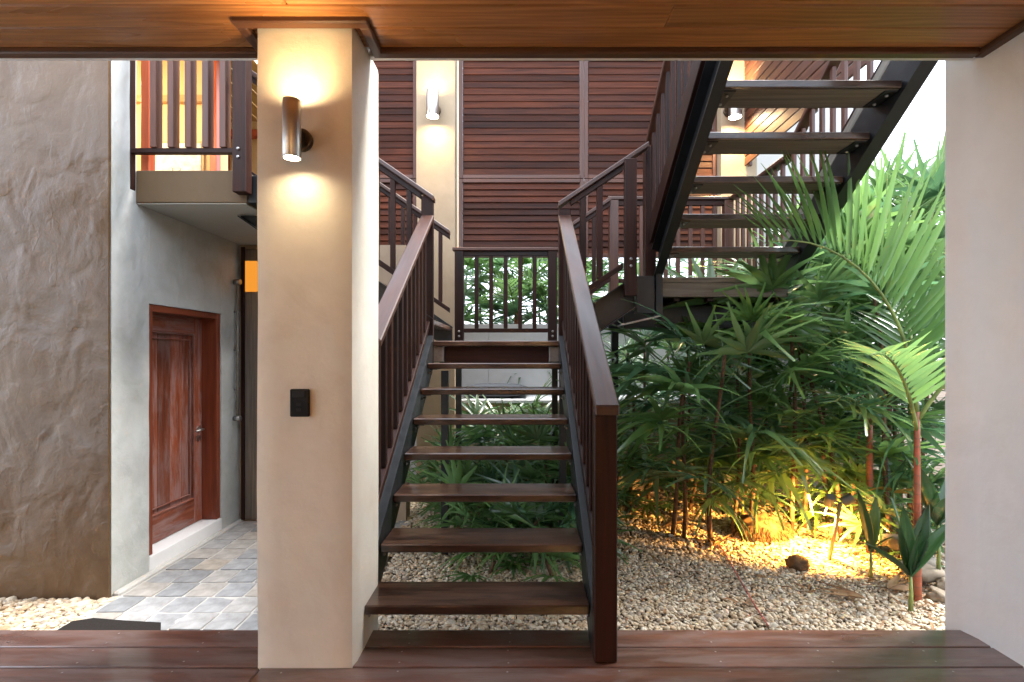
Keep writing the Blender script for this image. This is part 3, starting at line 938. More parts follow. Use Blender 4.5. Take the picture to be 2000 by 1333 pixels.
# --- left flight up to the balcony
RL = (BZ - L1) / 7
def noseL(X):
    return L1 + RL + (-0.70 - X) * RL / 0.26
le = thing('staircase', 'left side flight climbing from the middle landing to the balcony', 'staircase', (-0.7, 4.7, 1.4))
for k in range(6):
    x1 = -0.70 - 0.26 * k
    z = L1 + RL * (k + 1)
    tr = blk('tread', x1 - 0.246, x1, 4.13, 5.28, z - 0.042, z, 'tread', le, 0.006)
channel('stringer', (-0.69, 4.128, noseL(-0.69) + 0.01), (-2.24, 4.128, noseL(-2.24) + 0.01), 0.26, 0.055, (0, -1, 0), 'steel', le)
channel('stringer', (-0.69, 5.285, noseL(-0.69) + 0.01), (-2.24, 5.285, noseL(-2.24) + 0.01), 0.26, 0.055, (0, 1, 0), 'steel', le)
blk('newel_post', -0.782, -0.686, 4.082, 4.124, 1.2, 2.56, 'rail', le, 0.004)
rail_run(le, -0.783, -2.2, lambda X: noseL(X), 0.13, None, axis='x', fixed=4.10, top=0.985, low=0.16, ext=(0.105, 0))
rail_run(le, -0.72, -2.2, lambda X: noseL(X), 0.13, None, axis='x', fixed=5.32, top=0.985, low=0.16)

# --- short right flight to the upper landing
def noseR(X):
    return L1 + RZ + (X - 0.40) * RZ / 0.26
L2 = L1 + 3 * RZ                                       # 1.925
ri = thing('staircase', 'short right side flight between the middle and upper landings', 'staircase', (0.4, 4.7, 1.4))
for k in range(2):
    x0 = 0.402 + 0.26 * k
    z = L1 + RZ * (k + 1)
    blk('tread', x0, x0 + 0.246, 4.15, 5.28, z - 0.042, z, 'tread', ri, 0.006)
channel('stringer', (0.42, 4.145, noseR(0.42) + 0.0), (0.93, 4.145, noseR(0.93) + 0.0), 0.27, 0.060, (0, -1, 0), 'steel', ri)
channel('stringer', (0.42, 5.29, noseR(0.42) + 0.0), (0.93, 5.29, noseR(0.93) + 0.0), 0.27, 0.060, (0, 1, 0), 'steel', ri)
blk('newel_post', 0.316, 0.411, 4.082, 4.140, 1.22, 2.455, 'rail', ri, 0.004)
np2 = blk('newel_post', 0.832, 0.928, 4.030, 4.082, 1.755, 2.84, 'rail', ri, 0.004)
for zz in (1.99, 2.045):
    bolt((0.88, 4.029, zz), (0, -1, 0), np2, 0.012)
rail_run(ri, 0.412, 0.83, noseR, 0.133, None, axis='x', fixed=4.105, top=0.985, low=0.14, ext=(0.10, 0.20), bal=(0.05, 0.028))
rail_run(ri, 0.42, 0.95, noseR, 0.13, None, axis='x', fixed=5.33, top=0.985, low=0.14)

# --- upper landing
ul = thing('landing', 'upper timber landing over the palms with its own back balustrade', 'landing', (1.6, 4.7, L2))
for i in range(8):
    y0 = 4.18 + 0.146 * i
    blk('landing_board', 0.925, 2.20, y0, y0 + 0.141, L2 - 0.042, L2, 'under', ul, 0.005)
blk('landing_beam', 1.165, 2.20, 4.182, 4.24, L2 - 0.16, L2 - 0.0435, 'under', ul)
for i in range(5):
    x = 1.0 + 0.28 * i
    blk('joist', x, x + 0.05, 4.245, 5.30, L2 - 0.19, L2 - 0.0445, 'rail', ul)
blk('landing_beam', 0.93, 2.20, 5.305, 5.37, L2 - 0.36, L2 - 0.0445, 'steel', ul)
blk('landing_beam', 0.93, 2.20, 4.55, 4.61, L2 - 0.40, L2 - 0.192, 'steel', ul)
bx_ = blk('beam_box', 0.94, 1.085, 4.10, 4.178, L2 - 0.30, L2 - 0.002, 'steel', ul)
blk('end_plate', 1.098, 1.150, 4.095, 4.175, L2 - 0.32, L2 + 0.02, 'steel', ul)
bar('bottom_flange', (0.80, 4.11, L2 - 0.40), (1.12, 4.11, L2 - 0.325), 0.12, 0.012, 'galv', ul, 0.001)
for x in (0.96, 2.12):
    blk('landing_leg', x, x + 0.07, 5.30, 5.37, GZ - 0.1, L2 - 0.365, 'steel', ul)
for (x, y) in ((2.16, 5.32), (0.95, 5.32)):
    blk('newel_post', x, x + 0.095, y + 0.055, y + 0.14, L2 - 0.15, L2 + 1.0, 'frame', ul, 0.004)
blk('handrail', 0.93, 2.28, 5.37, 5.47, L2 + 1.0, L2 + 1.036, 'handrail', ul, 0.006)
blk('top_rail', 1.046, 2.159, 5.395, 5.437, L2 + 0.945, L2 + 0.9985, 'rail', ul)
blk('bottom_rail', 1.046, 2.159, 5.395, 5.437, L2 + 0.13, L2 + 0.172, 'rail', ul)
for i in range(8):
    xx = 1.16 + 0.13 * i
    blk('baluster', xx - 0.02, xx + 0.02, 5.40, 5.432, L2 + 0.173, L2 + 0.9445, 'frame', ul)
# side balustrade of the landing
blk('handrail', 2.21, 2.31, 4.30, 5.369, L2 + 1.0, L2 + 1.036, 'handrail', ul, 0.006)
blk('bottom_rail', 2.235, 2.277, 4.30, 5.36, L2 + 0.13, L2 + 0.172, 'rail', ul)
for i in range(8):
    yy = 4.38 + 0.13 * i
    blk('baluster', 2.242, 2.270, yy - 0.02, yy + 0.02, L2 + 0.173, L2 + 0.999, 'frame', ul)

# --- upper flight, rising overhead towards the viewer
R3 = 0.179
def edge3(Y):                                          # line of the near top edges
    return 1.94 + R3 * (4.18 - Y) / G_
def nose3(Y):
    return edge3(Y) + 0.165
uf = thing('staircase', 'upper open tread flight passing overhead on the right, undersides in view', 'staircase', (1.65, 4.18, L2))
XL, XR = 1.158, 2.155
for k in range(1, 8):
    y0, z = 4.18 - G_ * k, 1.94 + R3 * k
    tr = blk('tread', XL, XR, y0, y0 + 0.246, z - 0.042, z, 'tread', uf, 0.004)
    blk('tread_underside', XL + 0.002, XR - 0.002, y0 + 0.022, y0 + 0.238, z - 0.0445, z - 0.0422, 'under', uf, 0.001)
    for (a, b, s) in ((XL + 0.001, XL + 0.075, 1), (XR - 0.075, XR - 0.001, -1)):
        cl_ = blk('cleat', a, b, y0 + 0.028, y0 + 0.215, z - 0.052, z - 0.0447, 'steel', uf, 0.001)
        for yo in (0.07, 0.17):
            bolt(((a + b) / 2, y0 + yo, z - 0.052), (0, 0, -1), cl_, 0.010)
ya3, yb3 = 4.20, 2.28
channel('stringer', (1.152, ya3, edge3(ya3) + 0.22), (1.152, yb3, edge3(yb3) + 0.22), 0.28, 0.07, (-1, 0, 0), 'steel', uf)
channel('stringer', (2.161, ya3, edge3(ya3) + 0.22), (2.161, yb3, edge3(yb3) + 0.22), 0.28, 0.09, (1, 0, 0), 'steel', uf)
bar('rail_plate', (1.075, ya3 - 0.06, edge3(ya3 - 0.06) + 0.315), (1.075, yb3, edge3(yb3) + 0.315), 0.04, 0.15, 'rail', uf, 0.004, plumb=True)
bar('rail_plate', (2.205, ya3, edge3(ya3) + 0.27), (2.205, yb3, edge3(yb3) + 0.27), 0.09, 0.075, 'grey_wood', uf, 0.004, plumb=True)  # pale grey band along the right stringer
bar('rail_plate', (2.205, ya3, edge3(ya3) + 0.345), (2.205, yb3, edge3(yb3) + 0.345), 0.05, 0.05, 'rail', uf, 0.004, plumb=True)
blk('newel_post', 1.030, 1.118, 4.18, 4.268, L2 - 0.02, L2 + 1.07, 'rail', uf, 0.004)
def run3(fixed, ya, yb, mat):
    top = lambda Y: edge3(Y) + 1.09
    bar('handrail', (fixed, ya, top(ya)), (fixed, yb, top(yb)), 0.085, 0.036, 'handrail', uf, 0.006, plumb=True)
    t = ya - 0.09
    while t > yb + 0.05:
        z0, z1 = edge3(t) + 0.36, top(t) - 0.02
        me = box_mesh(round(z1 - z0, 3), 0.026, 0.040, mat, 0.003)
        fr = Matrix((V((0, 0, 1)), V((1, 0, 0)), V((0, 1, 0)))).transposed().to_4x4()
        obj('baluster', me, None, uf, Matrix.Translation((fixed, t, (z0 + z1) / 2)) @ fr)
        t -= 0.13
run3(1.075, 4.19, 2.4, 'rail')
run3(2.255, 4.29, 2.4, 'frame')

# ------------------------------------------------------------------ pavilion behind: columns, louvre screens, platform
PYF = 6.0
tag(obj('pillar', rough_box('pl1', -1.215, -0.745, PYF, PYF + 0.45, GZ - 0.1, 5.3, 0.1, 0.006, 0.01, 21), 'pil'),
    'cream pavilion pillar with lit wall lamp between the louvre screens', 'pillar')
tag(obj('pillar', rough_box('pl2', 2.36, 2.80, PYF, PYF + 0.45, GZ - 0.1, 5.3, 0.1, 0.006, 0.01, 22), 'pil'),
    'cream pavilion pillar half hidden behind the upper flight', 'pillar')
def louvre_panel(label, x0, x1, z0, z1, tilt, y=6.10):
    t = thing('louvre_shutter', label, 'shutter', ((x0 + x1) / 2, y, z0), 'louvred shutters of the pavilion')
    f = 0.045
    blk('stile', x0, x0 + f, y, y + 0.05, z0, z1, 'frame', t)
    blk('stile', x1 - f, x1, y, y + 0.05, z0, z1, 'frame', t)
    blk('shutter_rail', x0 + f + 0.001, x1 - f - 0.001, y, y + 0.05, z0, z0 + f, 'frame', t)
    blk('shutter_rail', x0 + f + 0.001, x1 - f - 0.001, y, y + 0.05, z1 - f, z1, 'frame', t)
    nsl = round((z1 - z0 - 2 * f - 0.006) / 0.0798)
    stp = (z1 - z0 - 2 * f - 0.006) / nsl
    z = z0 + f + 0.003 + stp / 2
    L = x1 - x0 - 2 * f - 0.004
    me = box_mesh(L, 0.012, 0.083, 'louvre', 0.003)
    while z < z1 - f - 0.02:
        m4 = Matrix.Translation(((x0 + x1) / 2, y + 0.022, z)) @ Matrix.Rotation(R(-tilt + rng.uniform(-1.5, 1.5)), 4, 'X')
        obj('slat', me, None, t, m4)
        z += stp
LZ0, LZM, LZ1 = 2.46, 3.355, 5.25
cols = [(-2.9, -1.93, 'left of the pavilion pillar'), (-1.925, -1.22, 'beside the pavilion pillar on its left'), (-0.72, 0.772, 'between the pavilion pillar and the frame post'), (0.777, 2.355, 'behind the upper flight')]
for x0, x1, wh in cols:
    louvre_panel('tall upper dark timber louvre shutter ' + wh, x0, x1, LZM + 0.045, LZ1, 7)
    louvre_panel('short lower dark timber louvre shutter ' + wh, x0, x1, LZ0, LZM + 0.040, 13)
sm = thing('slatted_screen', 'overhead slatted timber side screen glowing beside the second pavilion pillar', 'screen', (2.66, 5.0, 3.5))
for i in range(18):
    z = 3.50 + 0.105 * i
    blk('slat', 2.63, 2.65, 3.3, 5.98, z, z + 0.092, 'frame', sm, 0.003)
for y in (3.3, 4.6, 5.9):
    blk('batten', 2.652, 2.69, y, y + 0.05, 3.48, 5.35, 'frame', sm)

pf = thing('plinth', 'tan rendered plinth wall with pale ledge under the pavilion', 'plinth', (0.8, 6.3, GZ))
obj('plinth_wall', rough_box('pw', -0.742, 4.4, 6.30, 6.50, GZ - 0.1, 0.70, 0.15, 0.005, 0.0, 31), 'tan_wall', pf)
blk('ledge', -0.742, 4.4, 6.26, 7.198, 0.7015, 0.745, 'out_white', pf, 0.006)
bw = thing('wall', 'white garden boundary wall behind the landing with palms above it', 'wall', (0, 7.2, GZ))
for i, (a, b) in enumerate(((-6.0, -3.9), (-3.897, -2.1), (-2.097, -0.43), (-0.427, 1.3), (1.303, 2.9), (2.903, 4.4))):
    blk('wall_panel', a, b, 7.2, 7.35, GZ - 0.1, 1.66, 'out_white', bw, 0.004)
blk('coping', -6.0, 4.4, 7.17, 7.38, 1.6615, 1.73, 'out_white', bw, 0.006)
tag(obj('wall', rough_box('nb', 2.82, 4.35, 6.62, 6.9, GZ - 0.1, 5.4, 0.3, 0.004, 0.0, 33), 'out_white'),
    'tall white house wall seen between the upper flight balusters', 'wall')
cu = thing('cushion', 'grey bench cushion lying on the white ledge behind the stair', 'cushion', (-0.2, 6.7, 0.745))
bm = bmesh.new()
bmesh.ops.create_cube(bm, size=1.0)
bmesh.ops.subdivide_edges(bm, edges=bm.edges, cuts=5, use_grid_fill=True)
for v in bm.verts:
    c = v.co
    k = 1 - 0.55 * (abs(c.x) * 2) ** 4 - 0.35 * (abs(c.y) * 2) ** 4
    c.z = c.z * max(0.25, k)
    c.x *= 0.85; c.y *= 0.62; c.z = c.z * 0.17 + 0.085
for f in bm.faces:
    f.smooth = True
cm = bpy.data.meshes.new('cushion'); bm.to_mesh(cm); bm.free()
obj('cushion_pad', cm, 'cushion', cu, Matrix.Translation((-0.30, 6.75, 0.747)))

# ------------------------------------------------------------------ lamps
def wall_lamp(label, c, rad, h, mount, energy_up, energy_dn, wall_y, mount_r=0.045, face=-1):
    """up and down tube lamp: c = tube centre"""
    t = thing('wall_lamp', label, 'lamp', (c[0], wall_y, c[2]), 'up and down wall lamps')
    c = V(c)
    H = h / 2
    prof = [(rad - 0.003, -H), (rad, -H), (rad, -H + 0.02), (rad + 0.0006, -H + 0.021), (rad + 0.0006, H - 0.021), (rad, H - 0.02), (rad, H), (rad - 0.003, H)]
    obj('lamp_tube', lathe_mesh(prof, 36), 'inox', t, Matrix.Translation(c))
    obj('lamp_liner', lathe_mesh([(rad - 0.0035, -H + 0.001), (rad - 0.0035, H - 0.001)], 36), 'inox', t, Matrix.Translation(c))
    y0 = wall_y
    obj('mount_plate', tube_mesh([(c.x, y0, c.z - 0.005), (c.x, y0 + face * 0.022, c.z - 0.005), (c.x, y0 + face * 0.026, c.z - 0.005)], [mount_r, mount_r, mount_r * 0.9], 24), 'bronze', t)
    blk('mount_arm', c.x - 0.02, c.x + 0.02, min(y0 + face * 0.02, c.y + rad * 0.9 * -face), max(y0 + face * 0.02, c.y - face * rad * 0.9), c.z - 0.03, c.z + 0.02, 'bronze', t)
    for s, en in ((1, energy_up), (-1, energy_dn)):
        dep = 0.010
        obj('lamp_lens', lathe_mesh([(0.0005, 0.0), (rad - 0.0045, 0.0)], 28), 'lens', t, Matrix.Translation(c + V((0, 0, s * (H - dep - 0.002)))))
        a = bpy.data.lights.new('lamp_light', 'AREA')
        a.shape = 'DISK'
        a.size = (rad - 0.006) * 2
        a.energy = en * LAMP
        a.color = WARM
        a.spread = R(145)
        o = bpy.data.objects.new('lamp_light', a)
        m4 = Matrix.Translation(c + V((0, 0, s * (H - dep)))) @ (Matrix.Rotation(math.pi, 4, 'X') if s > 0 else Matrix.Identity(4))
        put(o, m4, t)
    return t
wall_lamp('brushed steel tube lamp on the near cream pillar', (-0.888, 2.0, 2.166), 0.034, 0.226, 0, 0.42, 0.06, 2.10)
wall_lamp('lit steel tube lamp on the pavilion pillar between louvres', (-0.985, 5.83, 4.16), 0.070, 0.30, 0, 0.35, 0.8, 6.0, 0.07)
wall_lamp('lit steel tube lamp glimpsed between the upper treads', (2.46, 5.83, 4.15), 0.070, 0.30, 0, 2.4, 5, 6.0, 0.07)
for x in (-3.2, 0.8):  # two lamps added out of view as warm fill for pillar and deck
    wall_lamp('added unseen tube lamp on the wall behind the viewer, ' + ('towards the garden end' if x < 0 else 'towards the right wall'), (x, -2.8, 2.0), 0.034, 0.226, 0, 11, 11, -2.9, 0.045, 1)

sw = thing('light_switch', 'black rectangular switch plate on the cream pillar', 'switch', (-0.895, 2.098, 1.09))
blk('switch_plate', -0.934, -0.856, 2.083, 2.0985, 1.033, 1.146, 'switch', sw, 0.004)
blk('rocker', -0.921, -0.871, 2.079, 2.0829, 1.112, 1.138, 'switch2', sw, 0.002)
for zz in (1.062, 1.085):
    blk('socket_slot', -0.906, -0.886, 2.081, 2.0829, zz - 0.006, zz + 0.006, 'switch2', sw, 0.001)

# ------------------------------------------------------------------ gravel
grng = np.random.default_rng(5)
def ico(sub):
    bm = bmesh.new()
    bmesh.ops.create_icosphere(bm, subdivisions=sub, radius=1.0)
    v = np.array([p.co[:] for p in bm.verts])
    f = np.array([[q.index for q in p.verts] for p in bm.faces])
    bm.free()
    return v, f
IC = {1: ico(1), 2: ico(2)}
def gravel(name, label, spots, sub_near, size=0.017, near=3.6):
    allv, allf, base = [], [], 0
    for (x, y, z, s) in spots:
        v, f = IC[2 if y < near else 1]
        sc = np.array([grng.uniform(0.8, 1.45), grng.uniform(0.75, 1.1), grng.uniform(0.45, 0.75)]) * s
        dv = v * (1 + 0.30 * (np.sin(v @ grng.normal(0, 2.0, 3) + grng.uniform(0, 6)))[:, None] * 0.6) * sc
        a, b, c = grng.uniform(0, 6.28), grng.uniform(-0.5, 0.5), grng.uniform(-0.5, 0.5)
        Rm = np.array(Euler((b, c, a)).to_matrix())
        allv.append(dv @ Rm.T + np.array([x, y, z]))
        allf.append(f + base)
        base += len(v)
    vv, ff = np.concatenate(allv), np.concatenate(allf)
    me = bpy.data.meshes.new(name)
    me.vertices.add(len(vv)); me.vertices.foreach_set('co', vv.ravel())
    me.loops.add(len(ff) * 3); me.loops.foreach_set('vertex_index', ff.ravel())
    me.polygons.add(len(ff)); me.polygons.foreach_set('loop_start', np.arange(len(ff)) * 3)
    me.polygons.foreach_set('use_smooth', np.ones(len(ff), bool))
    me.update(calc_edges=True)
    o = obj(name, me, 'gravel')
    tag(o, label, None, None, 'stuff')
    return o
def spots(x0, x1, y0, y1, pitch, test=None, s=0.017):
    out_ = []
    y = y0
    while y < y1:
        x = x0 + grng.uniform(0, pitch)
        while x < x1:
            xx, yy = x + grng.normal(0, pitch * 0.25), y + grng.normal(0, pitch * 0.25)
            if test is None or test(xx, yy):
                out_.append((xx, yy, GZ - 0.004 + grng.uniform(-0.008, 0.012) + (0.05 * min(1, max(0, (yy - 4.7) / 0.8)) if xx > 0.9 else 0), s * min(2.1, grng.lognormal(-0.08, 0.32))))
            x += pitch
        y += pitch * 0.85
    return out_
def garden_ok(x, y):
    if not (-0.84 * y - 0.05 < x + 0.0 and x < 0.86 * y):
        return False
    if y > 5.15 and x > 1.0 and grng.uniform() < 0.75 * min(1, (y - 5.15) / 0.5):
        return False
    return True
gs = spots(-1.05, 3.6, 2.95, 4.3, 0.0195, garden_ok, 0.0122) + spots(-1.9, 4.4, 4.3, 6.25, 0.029, garden_ok, 0.0165)
gravel('gravel', 'cream and tan river gravel spread over the garden floor under the stair', gs, 2)
gl_ = spots(-4.4, DW + 0.0, 2.9, 3.53, 0.0215, lambda x, y: x < DW - 0.0 + max(0, (3.3 - y)) * -0.0)
gl_ += spots(DW - 0.02, DW + 0.05, 2.7, 3.55, 0.027, None)
gravel('gravel', 'strip of cream and tan gravel along the foot of the brown wall', gl_, 2)

# ------------------------------------------------------------------ palms
prn = random.Random(21)
def blade(L, wd, n, droop, fold=0.25, twist=0.0, taper=0.75, blunt=0.25, curl=0.0):
    """one leaflet along +X from the origin: n stations, V fold, droop"""
    verts, faces = [], []
    for i in range(n + 1):
        t = i / n
        prof = math.sin(math.pi * min(1, 0.12 + 0.88 * t) ** taper)
        ww = wd * max(prof, 0.0) if i < n else wd * blunt * 0.35
        if i == 0:
            ww = wd * 0.28
        x = L * (t - 0.12 * droop * t * t)
        z = -droop * L * t * t * 0.75
        a = twist * t
        y1, z1 = math.cos(a) * ww * 0.5, math.sin(a) * ww * 0.5
        lift = fold * ww * 0.5
        verts += [(x, -y1, z - z1 + lift), (x, 0, z), (x, y1, z + z1 + lift)]
    for i in range(n):
        b = i * 3
        faces += [[b, b + 3, b + 4, b + 1], [b + 1, b + 4, b + 5, b + 2]]
    return verts, faces

def fan_leaf(seed, nl=8, L=0.30, wd=0.040, pet=0.24, droop=0.35, spread=105):
    r = random.Random(seed)
    verts, faces = [], []
    def add(vs, fs, m4):
        b = len(verts)
        for v in vs:
            verts.append(m4 @ V(v))
        for f in fs:
            faces.append([q + b for q in f])
    # stalk
    k = 5
    pts = [V((pet * i / k, 0, -0.10 * pet * (i / k) ** 2)) for i in range(k + 1)]
    tm = tube_mesh(pts, 0.0035, 4, False)
    add([v.co for v in tm.vertices], [list(p.vertices) for p in tm.polygons], Matrix.Identity(4))
    bpy.data.meshes.remove(tm)
    tip = pts[-1]
    for i in range(nl):
        u = (i + 0.5) / nl * 2 - 1
        az = R(spread) * u + r.uniform(-0.07, 0.07)
        ln = L * (1 - 0.22 * abs(u)) * r.uniform(0.88, 1.1)
        w_ = wd * r.uniform(0.8, 1.2) * (1 - 0.15 * abs(u))
        vs, fs = blade(ln, w_, 5, droop * r.uniform(0.5, 1.5) * (1 + 0.3 * abs(u)), 0.35, r.uniform(-0.35, 0.35), 0.5, 0.8)
        m4 = Matrix.Translation(tip) @ Matrix.Rotation(az, 4, 'Z') @ Matrix.Rotation(r.uniform(-0.30, 0.05), 4, 'Y') @ Matrix.Rotation(r.uniform(-0.25, 0.25), 4, 'X')
        add(vs, fs, m4)
    return mesh('fan_leaf', verts, faces, True)
FAN = {}
for mt in ('leaf', 'leaf_b'):
    FAN[mt] = []
    for s in range(9):
        me = fan_leaf(100 + s, nl=(8, 9, 10, 11, 12, 9, 8, 10, 11)[s], L=0.30 + 0.02 * (s % 4), droop=(0.2, 0.35, 0.5, 0.65, 0.3, 0.8, 0.45, 0.25, 0.55)[s])
        me.materials.append(M[mt])
        FAN[mt].append(me)

def lady_palm(label, x, y, h, n, sc=1.0, mat='leaf', group='lady palms in the garden bed', lean=(0, 0), z0=None, rr=None, low=0.38, stem_r=0.016, stem_mat='stem', elev=(5, 62)):
    r = rr or prn
    z0 = GZ if z0 is None else z0
    t = thing('lady_palm', label, 'palm', (x, y, z0), group)
    def at_(u):
        return V((x + lean[0] * u * u + 0.03 * math.sin(u * 5 + x * 9), y + lean[1] * u * u + 0.03 * math.cos(u * 4 + y * 7), z0 - 0.05 + (h + 0.05) * u))
    obj('stem', tube_mesh([at_(i / 7) for i in range(8)], [stem_r * (1.15 - 0.45 * i / 7) * (1 + 0.15 * (i % 2)) for i in range(8)], 7), stem_mat, t)
    az = r.uniform(0, 6.28)
    for i in range(n):
        u = low + (1 - low) * (i + 0.5) / n
        az += 2.4 + r.uniform(-0.4, 0.4)
        el = R(elev[0] + (elev[1] - elev[0]) * ((u - low) / (1 - low)) ** 1.2 + r.uniform(-14, 14))
        s = sc * r.uniform(0.78, 1.18) * (0.85 + 0.25 * (1 - abs(u - 0.7)))
        m4 = Matrix.Translation(at_(u)) @ Matrix.Rotation(az, 4, 'Z') @ Matrix.Rotation(-el, 4, 'Y') @ Matrix.Rotation(r.uniform(-0.5, 0.5), 4, 'X') @ Matrix.Diagonal((s, s, s, 1))
        mm = 'leaf_b' if (mat == 'leaf' and r.random() < 0.34) else mat
        obj('leaf', r.choice(FAN[mm]), None, t, m4)
    return t

def bed(pxl, pyl):
    """garden point whose ground shows at photo pixel"""
    Y = (EYE - GZ) * 1000 / (pyl - 696)
    return (pxl - 1014) / 1000 * Y, Y

# row in front of the landing, stems in view
row_a = [(1238, 1012, 1.75), (1262, 985, 1.95), (1330, 1052, 1.6), (1345, 1000, 2.05), (1388, 978, 2.15), (1432, 1046, 1.55),
         (1455, 985, 2.2), (1500, 972, 2.0), (1543, 985, 2.25), (1215, 962, 1.6), (1300, 962, 1.9), (1412, 958, 2.0), (1575, 958, 2.1), (1480, 950, 2.0)]
for i, (a, b, h) in enumerate(row_a):
    x, y = bed(a, b)
    lady_palm('slender lady palm in the dense row below the upper landing', x, y, h * 0.98, 15 + (i % 4), 1.0 + 0.08 * (i % 3), 'leaf', 'lady palms rowed below the upper landing',
              (prn.uniform(-0.12, 0.14), prn.uniform(-0.2, 0.05)), low=0.26)
# big arching ones right of the flight
row_b = [(2.55, 4.75, 2.3, -0.35, -0.55), (2.75, 4.95, 2.55, -0.3, -0.5), (3.05, 5.1, 2.7, -0.25, -0.6), 
         (3.3, 5.0, 2.9, -0.2, -0.5), (3.55, 5.3, 3.2, -0.1, -0.4), (3.9, 5.4, 3.3, 0, -0.3), (3.65, 5.8, 3.45, 0.1, -0.2), (4.2, 5.7, 3.4, 0, -0.3), (4.45, 6.0, 3.5, -0.1, -0.2), (4.0, 6.2, 3.6, 0, -0.2), (4.7, 5.6, 3.4, -0.1, -0.2),
         (1.72, 4.6, 1.85, -0.1, -0.5), (2.12, 4.75, 2.05, -0.2, -0.6), (1.42, 4.8, 1.75, 0.05, -0.5), (2.95, 4.75, 2.15, -0.6, -0.35), (3.15, 4.3, 2.3, -0.35, -0.2), (3.5, 4.9, 2.95, -0.15, -0.3), (3.75, 5.1, 3.2, 0.05, -0.3), (4.1, 5.2, 3.1, 0, -0.2)]
for i, (x, y, h, a, b) in enumerate(row_b):
    lady_palm('tall arching lady palm with big fans right of the upper flight', x, y, h * 0.93, 17, 1.5 + 0.15 * (i % 3), 'leaf' if i % 2 else 'leaf_b', 'tall lady palms right of the upper flight',
              (a, b), low=0.28, stem_r=0.018)
# low clumps under the middle landing, seen between the treads
low_c = [(-0.35, 4.75, 0.75), (0.02, 4.55, 0.55), (0.30, 4.85, 0.8), (-0.62, 5.1, 0.75), (-0.1, 5.2, 0.95), (0.5, 5.25, 1.0), (0.22, 5.6, 1.05), (-0.4, 5.6, 0.95), (0.72, 4.9, 0.95), (0.62, 5.7, 1.15),
         (0.08, 4.25, 0.42), (-0.38, 4.3, 0.38), (0.36, 4.35, 0.45), (0.85, 5.3, 1.2), (-0.05, 5.85, 1.05),
         (-0.2, 4.0, 0.30), (0.25, 3.95, 0.34), (-0.55, 4.6, 0.5), (0.5, 4.5, 0.6), (0.12, 5.0, 0.85), (-0.25, 5.45, 0.95), (0.4, 5.45, 1.1), (-0.6, 5.6, 0.7)]
low_d = [(1.15, 5.35, 0.7), (1.85, 5.45, 0.7), (2.2, 5.6, 0.7), (2.6, 5.75, 0.8), (3.0, 5.5, 0.8), (3.4, 5.2, 0.7), (3.05, 4.7, 0.9), (3.3, 4.3, 0.8), (2.75, 5.2, 0.9), (3.1, 4.15, 0.6), (3.6, 5.9, 1.0), (3.5, 4.6, 0.6)]
for i, (x, y, h) in enumerate(low_d):
    lady_palm('low lady palm', x, y, h * 0.8, 11, 1.05, 'leaf' if i % 2 else 'leaf_b', 'low lady palms between the taller stems', (prn.uniform(-0.1, 0.1), prn.uniform(-0.15, 0.1)), low=0.15, elev=(12, 55))
for i, (x, y, h) in enumerate(low_c):
    lady_palm('low leafy palm clump growing under the middle landing', x, y, h * 0.85, 12, 1.0 + 0.1 * (i % 3), 'leaf' if i % 3 == 1 else 'leaf_b', 'low palm clumps under the middle landing',
              (prn.uniform(-0.1, 0.1), prn.uniform(-0.15, 0.1)), low=0.15, elev=(12, 55))
# palms beyond the boundary wall
for i in range(32):
    x = -3.2 + 0.19 * i + prn.uniform(-0.1, 0.1)
    y = 7.75 + 0.5 * (i % 4) + prn.uniform(-0.15, 0.15)
    lady_palm('bright palm growing beyond the white boundary wall', x, y, 2.3 + 0.45 * ((i * 3) % 5), 18, 1.5, 'leaf_b' if i % 3 == 0 else 'leaf', 'palms beyond the boundary wall',
              (prn.uniform(-0.2, 0.2), prn.uniform(-0.3, 0)), low=0.42, stem_r=0.022, stem_mat='red_stem' if i % 5 == 2 else 'stem')

